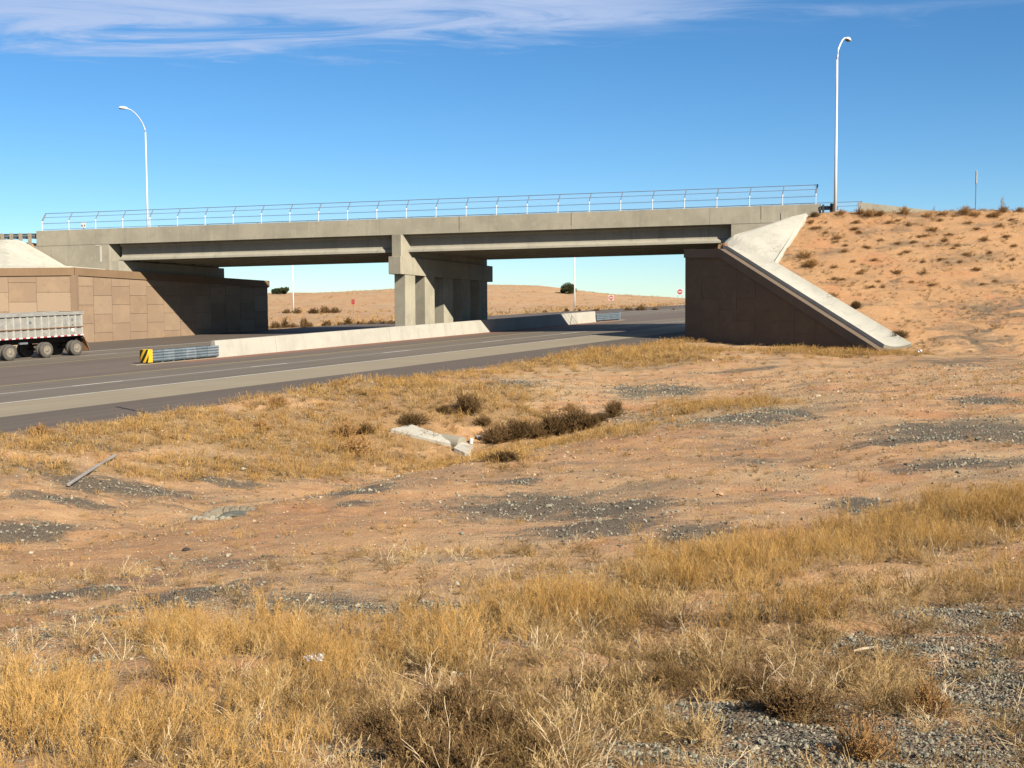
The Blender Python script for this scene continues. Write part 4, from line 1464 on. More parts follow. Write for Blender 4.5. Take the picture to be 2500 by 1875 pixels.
    # tractor ahead of the trailer
    x0 = -L_ - 1.0
    mb = MB()
    mb.hexa([(x0 - 2.2, -1.15, .9), (x0, -1.15, .9), (x0, 1.15, .9), (x0 - 2.2, 1.15, .9)], [(x0 - 1.9, -1.1, 3.1), (x0, -1.1, 3.3), (x0, 1.1, 3.3), (x0 - 1.9, 1.1, 3.1)])
    mb.hexa([(x0 - 4.3, -.95, .7), (x0 - 2.1, -.95, .7), (x0 - 2.1, .95, .7), (x0 - 4.3, .95, .7)], [(x0 - 4.2, -.8, 1.75), (x0 - 2.1, -.9, 2.0), (x0 - 2.1, .9, 2.0), (x0 - 4.2, .8, 1.75)])
    cab = mb.build('cab', M['cab'], root, bevel=.06)
    mb = MB()
    for sy in (-1, 1):
        mb.box((x0 - 1.3, sy * 1.135, 2.35), (1.0, .03, .7))
    mb.box((x0 - 2.05, 0, 2.4), (.03, 1.8, .7))
    mb.build('window', M['glass'], cab)
    mb = MB(); mb.box((x0 - .2, 0, .85), (7.2, .9, .25)); mb.build('tractor_frame', M['chassis'], root)
    for ax in (x0 + 2.8, x0 + 1.5, x0 - 3.5):
        for sy in (-1, 1):
            whl = MB()
            whl.lathe((ax, sy * 1.02 - .17, .51), (0, 1, 0), [(0.0, .30), (.03, .485), (.06, .51), (.28, .51), (.31, .485), (.34, .30)], 24)
            whl.build('wheel', M['tyre'], root)
    for sy in (-1, 1):
        mb = MB()
        mb.box((-8.2, sy * 1.05, .62), (.04, .5, .9))
        mb.build('mud_flap', M['flap'], root)
truck()

# ------------------------------------------------------------------ plants
def leafmat(name, c0, c1, trans=0.25, hue=0.0):
    m = bpy.data.materials.new(name)
    m.use_nodes = True
    nt = NT(m.node_tree)
    t = m.node_tree
    t.nodes.remove(t.nodes['Principled BSDF'])
    oi = nt.n('ShaderNodeObjectInfo')
    at_ = nt.n('ShaderNodeAttribute', attribute_name='tone').outputs['Fac']
    f = nt.math('ADD', nt.math('MULTIPLY', oi.outputs['Random'], 0.5), nt.math('MULTIPLY', at_, 0.5))
    c = nt.ramp(f, [(0.15, tuple(x * .68 for x in c0)), (0.85, tuple(x * .68 for x in c1))])
    d = nt.n('ShaderNodeBsdfDiffuse', i_Color=c, i_Roughness=0.6)
    tr = nt.n('ShaderNodeBsdfTranslucent', i_Color=c)
    mx = nt.n('ShaderNodeMixShader', i_0=trans)
    t.links.new(d.outputs[0], mx.inputs[1])
    t.links.new(tr.outputs[0], mx.inputs[2])
    t.links.new(mx.outputs[0], t.nodes['Material Output'].inputs[0])
    return m
M['gold'] = leafmat('golden_dry_grass', (0.38, 0.208, 0.062), (0.74, 0.455, 0.160), 0.28)
M['straw'] = leafmat('pale_straw', (0.42, 0.26, 0.10), (0.76, 0.54, 0.26), 0.28)
M['olive'] = leafmat('olive_brown_weed', (0.19, 0.12, 0.048), (0.44, 0.285, 0.125), 0.2)
M['brush'] = leafmat('brown_brush', (0.085, 0.050, 0.022), (0.24, 0.145, 0.065), 0.12)
M['rust'] = leafmat('rusty_brush', (0.26, 0.14, 0.055), (0.56, 0.32, 0.13), 0.2)
M['juniper'] = leafmat('juniper_foliage', (0.035, 0.045, 0.02), (0.085, 0.095, 0.045), 0.1)
M['twig'] = leafmat('bleached_twigs', (0.42, 0.30, 0.16), (0.80, 0.64, 0.42), 0.1)


class Ribbons:
    def __init__(s, seed):
        s.r = random.Random(seed)
        s.v, s.f, s.t = [], [], []

    def strip(s, pts, w0, w1, tone=None):
        r = s.r
        tone = r.random() if tone is None else tone
        a = r.uniform(0, math.pi)
        side = Vector((math.cos(a), math.sin(a), 0))
        b = len(s.v)
        n = len(pts)
        for i, p in enumerate(pts):
            w_ = (w0 + (w1 - w0) * i / (n - 1)) / 2
            s.v.append(tuple(p - side * w_))
            s.v.append(tuple(p + side * w_))
        for i in range(n - 1):
            s.f.append((b + 2 * i, b + 2 * i + 1, b + 2 * i + 3, b + 2 * i + 2))
            s.t.append(tone)

    def stem(s, base, d, L, curl, w, nb=0, bl=0.3, leaf=0, seg=4):
        r = s.r
        pts = [Vector(base)]
        d = Vector(d).normalized()
        for i in range(seg):
            pts.append(pts[-1] + d * (L / seg))
            d = (d + Vector((r.uniform(-1, 1), r.uniform(-1, 1), r.uniform(-.9, .5))) * curl).normalized()
        s.strip(pts, w, w * 0.5)
        for _ in range(nb):
            k = r.uniform(0.25, 0.98) * seg
            i = min(int(k), seg - 1)
            p = pts[i].lerp(pts[i + 1], k - i)
            dd = ((pts[i + 1] - pts[i]).normalized() + Vector((r.uniform(-1, 1), r.uniform(-1, 1), r.uniform(-.2, .9))) * 0.9).normalized()
            q = p + dd * L * bl * r.uniform(.4, 1)
            m_ = p.lerp(q, .5) + Vector((r.uniform(-1, 1), r.uniform(-1, 1), r.uniform(-1, 1))) * L * bl * .08
            s.strip([p, m_, q], w * .7, w * .5)
            for _k in range(leaf):
                t = r.uniform(.3, 1.05)
                c = p.lerp(q, t)
                sz = w * r.uniform(1.2, 2.6)
                e = Vector((r.uniform(-1, 1), r.uniform(-1, 1), r.uniform(-1, 1))).normalized() * sz
                g_ = Vector((r.uniform(-1, 1), r.uniform(-1, 1), r.uniform(-1, 1))).normalized() * sz * .7
                b = len(s.v)
                s.v += [tuple(c), tuple(c + e), tuple(c + e * .5 + g_)]
                s.f.append((b, b + 1, b + 2))
                s.t.append(r.random())

    def mesh(s, name, mt):
        me = bpy.data.meshes.new(name)
        me.from_pydata(s.v, [], s.f)
        a = me.attributes.new('tone', 'FLOAT', 'FACE')
        a.data.foreach_set('value', s.t)
        me.materials.append(mt)
        return me


def grass_tuft(name, seed, n, H, R0, w_, mt, lean=.35, curl=.18, nb=3, leaf=1, bl=.28):
    rb = Ribbons(seed)
    r = rb.r
    for i in range(n):
        a = r.uniform(0, 6.283)
        rr = R0 * math.sqrt(r.random())
        base = (rr * math.cos(a), rr * math.sin(a), -.02)
        d = (math.cos(a) * lean * r.uniform(0, 1.4), math.sin(a) * lean * r.uniform(0, 1.4), 1)
        rb.stem(base, d, H * r.uniform(.5, 1.05), curl, w_, nb, bl, leaf)
    return rb.mesh(name, mt)


def weed(name, seed, n, H, w_, mt, nb=9, leaf=2):
    rb = Ribbons(seed)
    r = rb.r
    for i in range(n):
        a = r.uniform(0, 6.283)
        el = r.uniform(.15, 1.2)
        d = (math.cos(a), math.sin(a), math.tan(el) * .8)
        rb.stem((r.uniform(-.04, .04), r.uniform(-.04, .04), -.02), d, H * r.uniform(.55, 1.1), .35, w_, nb, .42, leaf)
    return rb.mesh(name, mt)


protos = {}
def proto_coll(key, meshes):
    c = bpy.data.collections.new('library_' + key)
    for i, me in enumerate(meshes):
        o = bpy.data.objects.new('%s_%02d' % (key, i), me)
        c.objects.link(o)
    protos[key] = (c, len(meshes))
proto_coll('gold', [grass_tuft('gold', 10 + i, 15, .50, .14, .005, M['gold'], lean=.40, curl=.27, nb=11, leaf=4, bl=.30) for i in range(4)] +
           [grass_tuft('gold', 20 + i, 12, .40, .15, .005, M['straw'], lean=.8, curl=.34, nb=8, leaf=3, bl=.34) for i in range(3)])
proto_coll('weed', [weed('weed', 30 + i, 16, .30, .0055, M['olive']) for i in range(3)] + [weed('weed', 40 + i, 14, .28, .0055, M['straw']) for i in range(2)] +
           [weed('weed', 45, 18, .30, .0055, M['brush']), weed('weed', 46, 9, .34, .0065, M['twig'], nb=3, leaf=0)])
proto_coll('mid', [grass_tuft('mid', 50 + i, 16, .34, .22, .013, M['gold'], lean=.5, nb=3, leaf=1, bl=.3) for i in range(3)] +
           [grass_tuft('mid', 60 + i, 14, .26, .24, .013, M['straw'], lean=.8, nb=3, leaf=1) for i in range(2)] +
           [weed('mid', 70 + i, 14, .26, .013, M['olive'], nb=5, leaf=1) for i in range(2)] + [weed('mid', 75, 12, .24, .013, M['rust'], nb=5, leaf=1)])
proto_coll('far', [grass_tuft('far', 80 + i, 14, .40, .45, .035, M['gold'], lean=.6, nb=2, leaf=0) for i in range(2)] +
           [weed('far', 85 + i, 12, .40, .035, M['olive'], nb=4, leaf=0) for i in range(2)] + [weed('far', 88, 12, .40, .035, M['straw'], nb=3, leaf=0)])


def pebble(seed, mt, sub=1):
    bm = bmesh.new()
    bmesh.ops.create_icosphere(bm, subdivisions=sub, radius=1)
    r = random.Random(seed)
    sx, sy, sz = r.uniform(.7, 1.3), r.uniform(.6, 1.0), r.uniform(.4, .75)
    for v in bm.verts:
        k = r.uniform(.78, 1.15)
        v.co = Vector((v.co.x * sx * k, v.co.y * sy * k, v.co.z * sz * k))
    me = bpy.data.meshes.new('pebble')
    bm.to_mesh(me)
    bm.free()
    me.materials.append(mt)
    return me


def rockmat(name, stops):
    m, nt, b = mat(name, 0.85)
    oi = nt.n('ShaderNodeObjectInfo')
    m.node_tree.links.new(nt.ramp(oi.outputs['Random'], [(p, kc(c)) for p, c in stops]), b.inputs['Base Color'])
    return m
M['chip'] = rockmat('crushed_grey_stone', [(0.0, (0.08, 0.078, 0.058)), (0.35, (0.19, 0.180, 0.132)), (0.7, (0.34, 0.31, 0.22)), (0.93, (0.40, 0.34, 0.24)), (1.0, (0.50, 0.41, 0.28))])
M['cream'] = rockmat('sand_pebbles', [(0.0, (0.12, 0.09, 0.06)), (0.25, (0.30, 0.17, 0.09)), (0.6, (0.52, 0.32, 0.17)), (0.95, (0.56, 0.39, 0.24)), (1.0, (0.66, 0.56, 0.44))])
proto_coll('chip', [pebble(i, M['chip']) for i in range(5)])
proto_coll('cream', [pebble(20 + i, M['cream']) for i in range(4)])


def scatter(name, key, pts, scl, idx=None, tilt=0.12, kind='stuff', seed=0):
    """points on the ground -> one object of instances"""
    pts = np.asarray(pts)
    n = len(pts)
    r = np.random.default_rng(seed + 5)
    coll, k = protos[key]
    if idx is None:
        idx = r.integers(0, k, n)
    me = bpy.data.meshes.new(name)
    me.vertices.add(n)
    me.vertices.foreach_set('co', pts.ravel())
    rot = np.c_[r.normal(0, tilt, n), r.normal(0, tilt, n), r.uniform(0, 6.283, n)]
    me.attributes.new('rot', 'FLOAT_VECTOR', 'POINT').data.foreach_set('vector', rot.ravel())
    me.attributes.new('scl', 'FLOAT', 'POINT').data.foreach_set('value', np.asarray(scl, float))
    me.attributes.new('idx', 'INT', 'POINT').data.foreach_set('value', np.asarray(idx, dtype=np.int32))
    o = bpy.data.objects.new(name, me)
    link(o)
    o['kind'] = kind
    gt = bpy.data.node_groups.new('scatter_' + name, 'GeometryNodeTree')
    gt.interface.new_socket('Geometry', in_out='INPUT', socket_type='NodeSocketGeometry')
    gt.interface.new_socket('Geometry', in_out='OUTPUT', socket_type='NodeSocketGeometry')
    gi, go = gt.nodes.new('NodeGroupInput'), gt.nodes.new('NodeGroupOutput')
    ci = gt.nodes.new('GeometryNodeCollectionInfo')
    ci.inputs['Collection'].default_value = coll
    ci.inputs['Separate Children'].default_value = True
    ci.inputs['Reset Children'].default_value = True
    iop = gt.nodes.new('GeometryNodeInstanceOnPoints')
    iop.inputs['Pick Instance'].default_value = True
    def na(nm, dt):
        a = gt.nodes.new('GeometryNodeInputNamedAttribute')
        a.data_type = dt
        a.inputs['Name'].default_value = nm
        return a.outputs[0]
    e2r = gt.nodes.new('FunctionNodeEulerToRotation')
    gt.links.new(na('rot', 'FLOAT_VECTOR'), e2r.inputs[0])
    gt.links.new(gi.outputs[0], iop.inputs['Points'])
    gt.links.new(ci.outputs[0], iop.inputs['Instance'])
    gt.links.new(na('idx', 'INT'), iop.inputs['Instance Index'])
    gt.links.new(e2r.outputs[0], iop.inputs['Rotation'])
    gt.links.new(na('scl', 'FLOAT'), iop.inputs['Scale'])
    gt.links.new(iop.outputs[0], go.inputs[0])
    md = o.modifiers.new('Scatter', 'NODES')
    md.node_group = gt
    return o


def candidates(n, y0, y1, spread=0.62, pw=1.0, seed=0, side=3.0):
    """random plan positions, a wedge wide enough for neighbouring viewpoints"""
    r = np.random.default_rng(seed)
    # uniform by area
    t = r.random(n)
    y = np.sqrt(y0 ** 2 + t * (y1 ** 2 - y0 ** 2)) if pw == 1.0 else y0 * (y1 / y0) ** t
    x = r.uniform(-1, 1, n) * (spread * y + side * 0.3)
    return x, y, r.random(n)


def lownoise(x, y, s, seed):
    return 0.5 + 0.5 * np.clip(wav(x, y, s, seed) / 1.2, -1, 1)


def offroad(x, y):
    s, n = sn(x, y)
    p = (x - BA.x) * BD.x + (y - BA.y) * BD.y
    q = (x - BA.x) * BN.x + (y - BA.y) * BN.y
    ok = (n > -34.5)
    # keep off the walls and slope paving
    dw = (x - CAP_R.x) * NR_OUT.x + (y - CAP_R.y) * NR_OUT.y
    kw = (x - CAP_R.x) * WING_R.x + (y - CAP_R.y) * WING_R.y
    ok &= ~((dw < 0.3) & (dw > -2.6) & (kw > -1) & (kw < 19.5))
    ok &= ~((q > -14) & (q < 0.4) & (p < 66))
    ok &= ~((dw < 0.3) & (p < 62.5) & (q < 3.2) & (n > NWR - 1))
    return ok


# ---- dense foreground grass
x, y, t = candidates(30000, 3.6, 26, seed=1)
d = plist(straw_p, x, y, 1.3)
g_ = gravel_mask(x, y)
ln = lownoise(x, y, 1.6, 3)
ln2 = lownoise(x, y, .8, 24)
keep = (t < np.clip(d * (0.22 + 0.75 * ln * (.45 + .9 * ln2)) - 0.35 * g_, 0, 1) * 1.0) & offroad(x, y)
x, y, ln, dd = x[keep], y[keep], ln[keep], d[keep]
z = ground(x, y)
scl = rng.uniform(.3, 1.12, len(x)) * (0.55 + 0.5 * ln)
tall = scatter('dry_grass', 'gold', np.c_[x, y, z], scl, seed=1)
tag(tall, 'thick golden dry grass in the foreground', 'grass')
# ---- olive weeds and bleached twigs, nearest ground
x, y, t = candidates(21000, 3.2, 20, seed=2)
u_ = 1250 + F * x / y
ln = lownoise(x, y, 1.1, 9)
w_in = np.clip(0.10 + 0.85 * sstep(16, 7.5, y) * (0.25 + 0.75 * sstep(-2.0, 1.5, x)), 0, 1)
g_ = gravel_mask(x, y)
keep = (t < w_in * (0.15 + 1.0 * ln) * (1 - 0.93 * np.clip(g_ * 1.4, 0, 1))) & offroad(x, y)
x, y, ln = x[keep], y[keep], ln[keep]
scatter_o = scatter('weeds', 'weed', np.c_[x, y, ground(x, y)], rng.uniform(.45, 1.05, len(x)), seed=2, tilt=.25)
tag(scatter_o, 'low tangled olive brown weeds in the foreground', 'weeds')
# ---- middle ground: thin cover everywhere, thick in the ditch and along the road
x, y, t = candidates(150000, 14, 100, seed=3)
d = plist(straw_f, x, y, 1.5)
d0 = plist(straw_p, x, y, 1.5)
s_, n_ = sn(x, y)
edge_ = sstep(-30.0, -33.5, n_) * .9
g_ = gravel_mask(x, y)
ln = lownoise(x, y, 3.2, 15)
f_ = fill(x, y) > -50
base_d = 0.20 * sstep(.3, .9, ln) + 0.05
base_d = np.where(f_, 0.16, base_d)
base_d = np.where(x > 25, base_d * .8, base_d)
dens_ = np.clip(np.maximum.reduce([d * (.75 + .75 * ln), edge_ * (.5 + .5 * ln), base_d, d0 * .5]) - .25 * g_, 0, 1)
dens_ *= np.clip(30 / y, .35, 1.0) ** 0.6
keep = (t < dens_ * .78) & offroad(x, y) & (y < 96)
x, y, dd, e_ = x[keep], y[keep], d[keep], edge_[keep]
scl = rng.uniform(.35, .85, len(x)) * (0.62 + 0.5 * np.maximum(dd, e_)) * (0.9 + y / 120)
scl = np.where(fill(x, y) > -50, scl * .8, scl)
md_o = scatter('grass', 'mid', np.c_[x, y, ground(x, y)], scl, seed=3, tilt=.2)
tag(md_o, 'dry grass in the ditch and along the highway shoulder', 'grass')
# ---- embankment cover
x, y, t = candidates(60000, 66, 100, spread=.62, seed=44)
ln = lownoise(x, y, 4.5, 12) * .6 + lownoise(x, y, 1.6, 26) * .4
keep = (fill(x, y) > -3.4) & (t < .05 + .5 * sstep(.35, .8, ln)) & offroad(x, y) & (x > 5)
x, y = x[keep], y[keep]
em_o = scatter('slope_scrub', 'mid', np.c_[x, y, ground(x, y)], rng.uniform(.35, .95, len(x)), idx=rng.choice([3, 4, 5, 6, 7, 7], len(x)), seed=44, tilt=.25)
tag(em_o, 'sparse dry scrub covering the orange embankment', 'scrub')
# ---- beyond the bridge
x, y, t = candidates(60000, 95, 400, spread=.55, seed=4)
s_, n_ = sn(x, y)
ok = ((n_ < -80.2) | (n_ > -34.0)) & ~((n_ < -80) & (fill(x, y) > -50)) & (fill(x, y) < -50)
ln = lownoise(x, y, 22, 21)
edge_ = np.clip(sstep(-92, -81, n_) * (n_ < -80), 0, 1)
keep = ok & (t < np.clip(.06 + .30 * sstep(.45, .9, ln) + .55 * edge_, 0, 1) * .5)
x, y, e_ = x[keep], y[keep], edge_[keep]
fr_o = scatter('far_scrub', 'far', np.c_[x, y, ground(x, y)], rng.uniform(.5, 1.2, len(x)) * (1 + .9 * e_), seed=4)
tag(fr_o, 'dry scrub on the far slope beyond the bridge', 'scrub')

# ---- loose stone
x, y, t = candidates(230000, 4.2, 15, spread=.5, seed=6)
g_ = gravel_mask(x, y)
ln = lownoise(x, y, .7, 30)
keep = t < np.clip((g_ + .35 * (ln - .5)) * 1.5, 0, 1) * .62
x, y = x[keep], y[keep]
scl = np.clip(rng.lognormal(math.log(.0095), .4, len(x)), .004, .028)
o = scatter('gravel', 'chip', np.c_[x, y, ground(x, y) + scl * .25], scl, seed=6, tilt=.6)
tag(o, 'crushed grey stone spread over the foreground', 'gravel')
x, y, t = candidates(260000, 14, 62, spread=.5, seed=16)
g_ = gravel_mask(x, y)
ln = lownoise(x, y, 1.3, 13) * .5 + lownoise(x, y, .5, 31) * .5
keep = (t < np.clip((g_ - .12 + 1.1 * (ln - .5)) * 1.2, 0.012, 1) * .55) & offroad(x, y)
x, y = x[keep], y[keep]
scl = np.clip(rng.lognormal(math.log(.021), .4, len(x)), .01, .06) * (.7 + y / 70)
o = scatter('stones', 'chip', np.c_[x, y, ground(x, y) + scl * .15], scl, seed=16, tilt=.6)
tag(o, 'grey crushed stone washed into tongues over the sand', 'gravel')
x, y, t = candidates(90000, 6, 60, spread=.5, seed=7)
keep = offroad(x, y) & (t > gravel_mask(x, y)) & (rng.random(len(x)) < .75)
x, y, t = x[keep], y[keep], t[keep]
scl = np.clip(rng.lognormal(math.log(.0085), .5, len(x)), .005, .05) * (.8 + y / 45)
o = scatter('pebbles', 'cream', np.c_[x, y, ground(x, y) + scl * .2], scl, seed=7, tilt=.5)
tag(o, 'pale pebbles strewn over the orange sand', 'pebbles')


# ------------------------------------------------------------------ single shrubs
def shrub_mesh(seed, mt, n=60, H=1.0, w_=.02, nb=10, leaf=2, up=0.5):
    rb = Ribbons(seed)
    r = rb.r
    for i in range(n):
        a = r.uniform(0, 6.283)
        el = r.uniform(.1, 1.45)
        d = Vector((math.cos(a) * math.cos(el), math.sin(a) * math.cos(el), math.sin(el) + up * .2))
        rb.stem((r.uniform(-.12, .12), r.uniform(-.12, .12), -.03), d, H * r.uniform(.7, 1.0), .22, w_, nb, .38, leaf, seg=4)
    return rb.mesh('shrub', mt)
SH = [shrub_mesh(100 + i, M['brush'], 120, .5, .014, 14, 2) for i in range(3)]
SR = [shrub_mesh(110 + i, M['rust'], 70, .5, .014, 11, 2) for i in range(3)]
SF = [shrub_mesh(120 + i, M['brush'], 40, .5, .045, 8, 1) for i in range(2)]
def plant(kind, u, v, wpx, hpx, label, cat='bush', group=None, Y=None, name='bush', shade=None):
    p = G(u, v)
    if Y:
        q = at(u, v, Y); p = Vector((q.x, q.y, gz(q.x, q.y)))
    me = kind[rnd.randrange(len(kind))]
    o = bpy.data.objects.new(name, me)
    o.location = p - Vector((0, 0, .03))
    sx = wpx * p.y / F * 1.15
    sz = hpx * p.y / F / .45
    o.scale = (sx, sx, sz)
    o.rotation_euler = (0, 0, rnd.uniform(0, 6.28))
    link(o)
    return tag(o, label, cat, group)
plant(SH, 1142, 1010, 78, 48, 'rounded dark brown bush standing alone above the ditch')
plant(SH, 1085, 1010, 40, 22, 'small dark bush at the left foot of the rounded brown bush')
plant(SH, 1500, 1018, 56, 42, 'dark bush at the right end of the ditch brush')
plant(SH, 1465, 1030, 44, 22, 'low brown bush just left of the dark bush at the ditch end')
plant(SR, 1392, 1005, 50, 24, 'olive brown clump on the ditch bank behind the dark brush')
for k, (u, v, w_, h_) in enumerate([(1215, 1078, 70, 40), (1265, 1072, 66, 44), (1310, 1066, 60, 36), (1355, 1060, 70, 46), (1405, 1052, 72, 50), (1440, 1046, 50, 34)]):
    plant(SH, u, v, w_ * 1.35, h_ * 1.1, 'dark brown brush in the row along the ditch bottom', group='brush row along the ditch')
plant(SH, 1235, 1122, 95, 24, 'low dark brush spread beside the ditch edge below the brush row')
plant(SH, 1010, 1035, 80, 26, 'flat dark brush left of the culvert apron')
plant(SH, 885, 1060, 60, 26, 'low brown brush above the white concrete apron')
plant(SH, 1180, 1040, 54, 24, 'dark weeds right behind the white culvert apron')
plant(SR, 840, 1070, 90, 44, 'pale brown shrub left of the white concrete apron')
plant(SR, 640, 1045, 60, 24, 'brown clump in the grass left of the ditch')
plant(SR, 100, 1058, 70, 22, 'brown tuft at the road edge on the far left')
plant(SR, 870, 1105, 120, 40, 'spreading tan shrub in front of the concrete apron')
plant(SR, 680, 990, 70, 28, 'tawny clump at the shoulder edge above the pale stone')
SN_ = [shrub_mesh(130 + i, M['brush'], 120, .5, .011, 18, 3) for i in range(2)]
for u, v, w_, h_ in ((960, 1800, 200, 90), (1090, 1790, 230, 120), (1210, 1830, 220, 110), (1020, 1860, 240, 100), (1300, 1870, 200, 90), (1150, 1880, 220, 90)):
    plant(SN_, u, v, w_, h_, 'dark brown tangled brush in the bottom centre foreground', group='dark brush in the foreground')
plant(SN_, 1500, 1700, 170, 40, 'dark twiggy clump beside the gravel right of centre')
plant(SN_, 1640, 1660, 150, 40, 'low grey brown clump under the bleached twigs')
plant(SN_, 1930, 1740, 220, 80, 'dense brown weed clump at the edge of the foreground gravel')
plant(SN_, 1830, 1700, 180, 60, 'brown weed clump left of the dense one by the gravel')
plant(SR, 2270, 1745, 150, 90, 'golden brown bushy plant growing out of the gravel at lower right')
plant(SR, 2100, 1850, 200, 110, 'golden weed with curved stem at the bottom right edge')
# embankment
plant(SR, 1982, 652, 56, 20, 'largest brown bush on the embankment beside the concrete lining')
plant(SR, 1965, 632, 50, 18, 'tan bush just above the largest bush on the embankment')
plant(SR, 2030, 728, 44, 14, 'yellow tuft overhanging the concrete strip on the embankment')
plant(SH, 2090, 752, 30, 18, 'grey green tuft low on the embankment above the strip end')
plant(SH, 2195, 828, 44, 20, 'brown bush near the lower end of the concrete strip')
plant(SH, 1990, 529, 26, 12, 'dark weed at the foot of the guardrail post by the bridge end')
plant(SR, 2052, 527, 34, 14, 'orange brown clump at the foot of the right street lamp')
plant(SR, 1737, 612, 16, 12, 'orange weed growing behind the wall top under the girder end', Y=91.0)
plant(SR, 146, 654, 26, 10, 'rusty weed growing behind the left wall coping', Y=98.6)
crest = [(2098, 524, 36, 14), (2125, 528, 50, 18), (2150, 527, 34, 14), (2210, 524, 34, 20), (2265, 530, 34, 12), (2305, 526, 36, 10), (2358, 524, 46, 20), (2385, 530, 34, 10), (2430, 530, 40, 14), (2450, 520, 36, 16), (2490, 516, 30, 12)]
for u, v, w_, h_ in crest:
    plant(SR, u, v, w_, h_, 'orange brown clump along the top of the right embankment', group='clumps along the embankment crest')
cl = [(1983,547),(1990,563),(2001,562),(2090,545),(2083,557),(2101,569),(2105,571),(2046,588),(2035,592),(2111,604),(2120,606),(2170,542),(2190,543),(2215,553),(2240,580),(2260,600),
      (2280,560),(2300,540),(2320,572),(2340,600),(2365,545),(2390,565),(2400,590),(2420,620),(2440,552),(2460,580),(2480,600),(2215,615),(2205,622),(2230,592),(2260,575),
      (2060,618),(2035,655),(2080,640),(2095,670),(2110,668),(2060,682),(2040,680),(2140,638),(2150,690),(2130,702),(2160,705),(2190,665),(2250,668),(2300,632),(2350,640),(2380,662),
      (2330,612),(2430,688),(2400,700),(2220,690),(2280,700),(2150,530),(2330,530),(2410,533),(2470,540),(2020,575),(2070,600),(2150,590),(2190,600),(2310,590),(2360,625),(2470,640),(2250,640)]
for u, v in cl:
    plant(SR, u + rnd.uniform(-6, 6), v + rnd.uniform(-4, 4), rnd.uniform(16, 36), rnd.uniform(5, 10), 'low dry clump among the many dotted over the orange embankment slope', 'plant', group='dry clumps dotted over the embankment slope', name='dry_clump')
ST = [shrub_mesh(140 + i, M['rust'], 10, .5, .02, 10, 1, up=3) for i in range(2)]
for u, v, h_, w_ in ((2447, 515, 36, 18), (2088, 508, 16, 10), (2280, 520, 18, 8), (2497, 510, 26, 8), (2137, 510, 10, 8)):
    plant(ST, u, v, w_, h_, 'thin dry stalk standing against the sky on the right crest', 'plant', group='dry stalks on the crest', name='dry_stalk')
# beyond the bridge
for u, v, w_, h_, lab in ((700, 751, 24, 12, 'small brown bush left of the distant lamp pole'), (725, 752, 26, 14, 'brown bush at the foot of the distant lamp pole under the left span'),
                    (765, 752, 32, 14, 'dark rounded bush left in the group below the far hill'), (792, 752, 30, 18, 'taller dark bush in the middle of the group below the far hill'),
                    (817, 751, 30, 14, 'dark rounded bush right in the group below the far hill')):
    plant(SF, u, v, w_, h_, lab, Y=205)
for u, v, w_, h_ in ((672, 800, 30, 16), (697, 800, 26, 22), (715, 802, 26, 12), (742, 802, 24, 24), (757, 803, 22, 12)):
    plant(SF, u, v, w_, h_, 'dark shaded bush beside the far end of the left retaining wall', group='shaded bushes by the far wall end', Y=125)
for u, v, w_, h_ in ((800, 797, 30, 14), (828, 796, 26, 10), (850, 795, 32, 18), (880, 793, 30, 10), (908, 792, 26, 12), (935, 790, 30, 10), (960, 789, 34, 12)):
    plant(SF, u, v, w_, h_, 'brown bush along the far road edge seen left of the pier', group='bushes along the far road edge', Y=128)
for u, v, w_, h_ in ((1330, 769, 14, 8), (1383, 765, 14, 10), (1415, 763, 12, 8), (1460, 759, 12, 8), (1530, 748, 18, 10), (1567, 745, 24, 16), (1540, 728, 12, 8), (1556, 727, 12, 9), (1600, 733, 18, 10), (1645, 731, 12, 6), (1455, 722, 24, 6)):
    plant(SF, u, v, w_, h_, 'small brown bush beyond the bridge seen through the right span', group='bushes seen through the right span', Y=172)


def juniper(u, v, Y, wpx, hpx, label):
    p = at(u, v, Y)
    zg = min(gz(p.x, p.y), p.z + .2)
    root = thing('tree', label, 'tree', (p.x, p.y, zg))
    Wd, Hd = wpx * Y / F, hpx * Y / F
    r = random.Random(u)
    mb = MB()
    mb.tube([(0, 0, -.3), (.05, 0, Hd * .3), (0, .05, Hd * .6)], [.22, .16, .08], 8)
    for k in range(5):
        a = k * 1.3
        mb.tube([(0, 0, Hd * .2), (math.cos(a) * Wd * .2, math.sin(a) * Wd * .2, Hd * .45), (math.cos(a) * Wd * .33, math.sin(a) * Wd * .33, Hd * .6)], [.1, .07, .03], 6)
    mb.build('trunk', M['bark'], root)
    rb = Ribbons(u)
    lobes = [(r.uniform(-.33, .33) * Wd, r.uniform(-.33, .33) * Wd, Hd * r.uniform(.16, .72), r.uniform(.14, .26) * Wd) for _ in range(16)]
    for lx, ly, lz, lr in lobes:
        for _ in range(260):
            dv = Vector((r.gauss(0, 1), r.gauss(0, 1), r.gauss(0, .8))).normalized() * lr * r.uniform(.5, 1.05)
            c = Vector((lx, ly, lz)) + dv
            if c.z < .15: continue
            e = Vector((r.uniform(-1, 1), r.uniform(-1, 1), r.uniform(-1, 1))).normalized() * .16
            g2 = Vector((r.uniform(-1, 1), r.uniform(-1, 1), r.uniform(-1, 1))).normalized() * .13
            b_ = len(rb.v)
            rb.v += [tuple(c - e), tuple(c + g2), tuple(c + e), tuple(c - g2)]
            rb.f.append((b_, b_ + 1, b_ + 2, b_ + 3))
            rb.t.append(r.random())
    link(bpy.data.objects.new('crown', rb.mesh('crown', M['juniper'])), root)
juniper(1388, 713, 330, 42, 27, 'round dark green tree left of the lamp pole under the right span')
juniper(676, 717, 360, 24, 14, 'dark tree on the skyline under the left span, smaller left one of the pair')
juniper(692, 717, 360, 30, 18, 'dark tree on the skyline under the left span, taller right one of the pair')

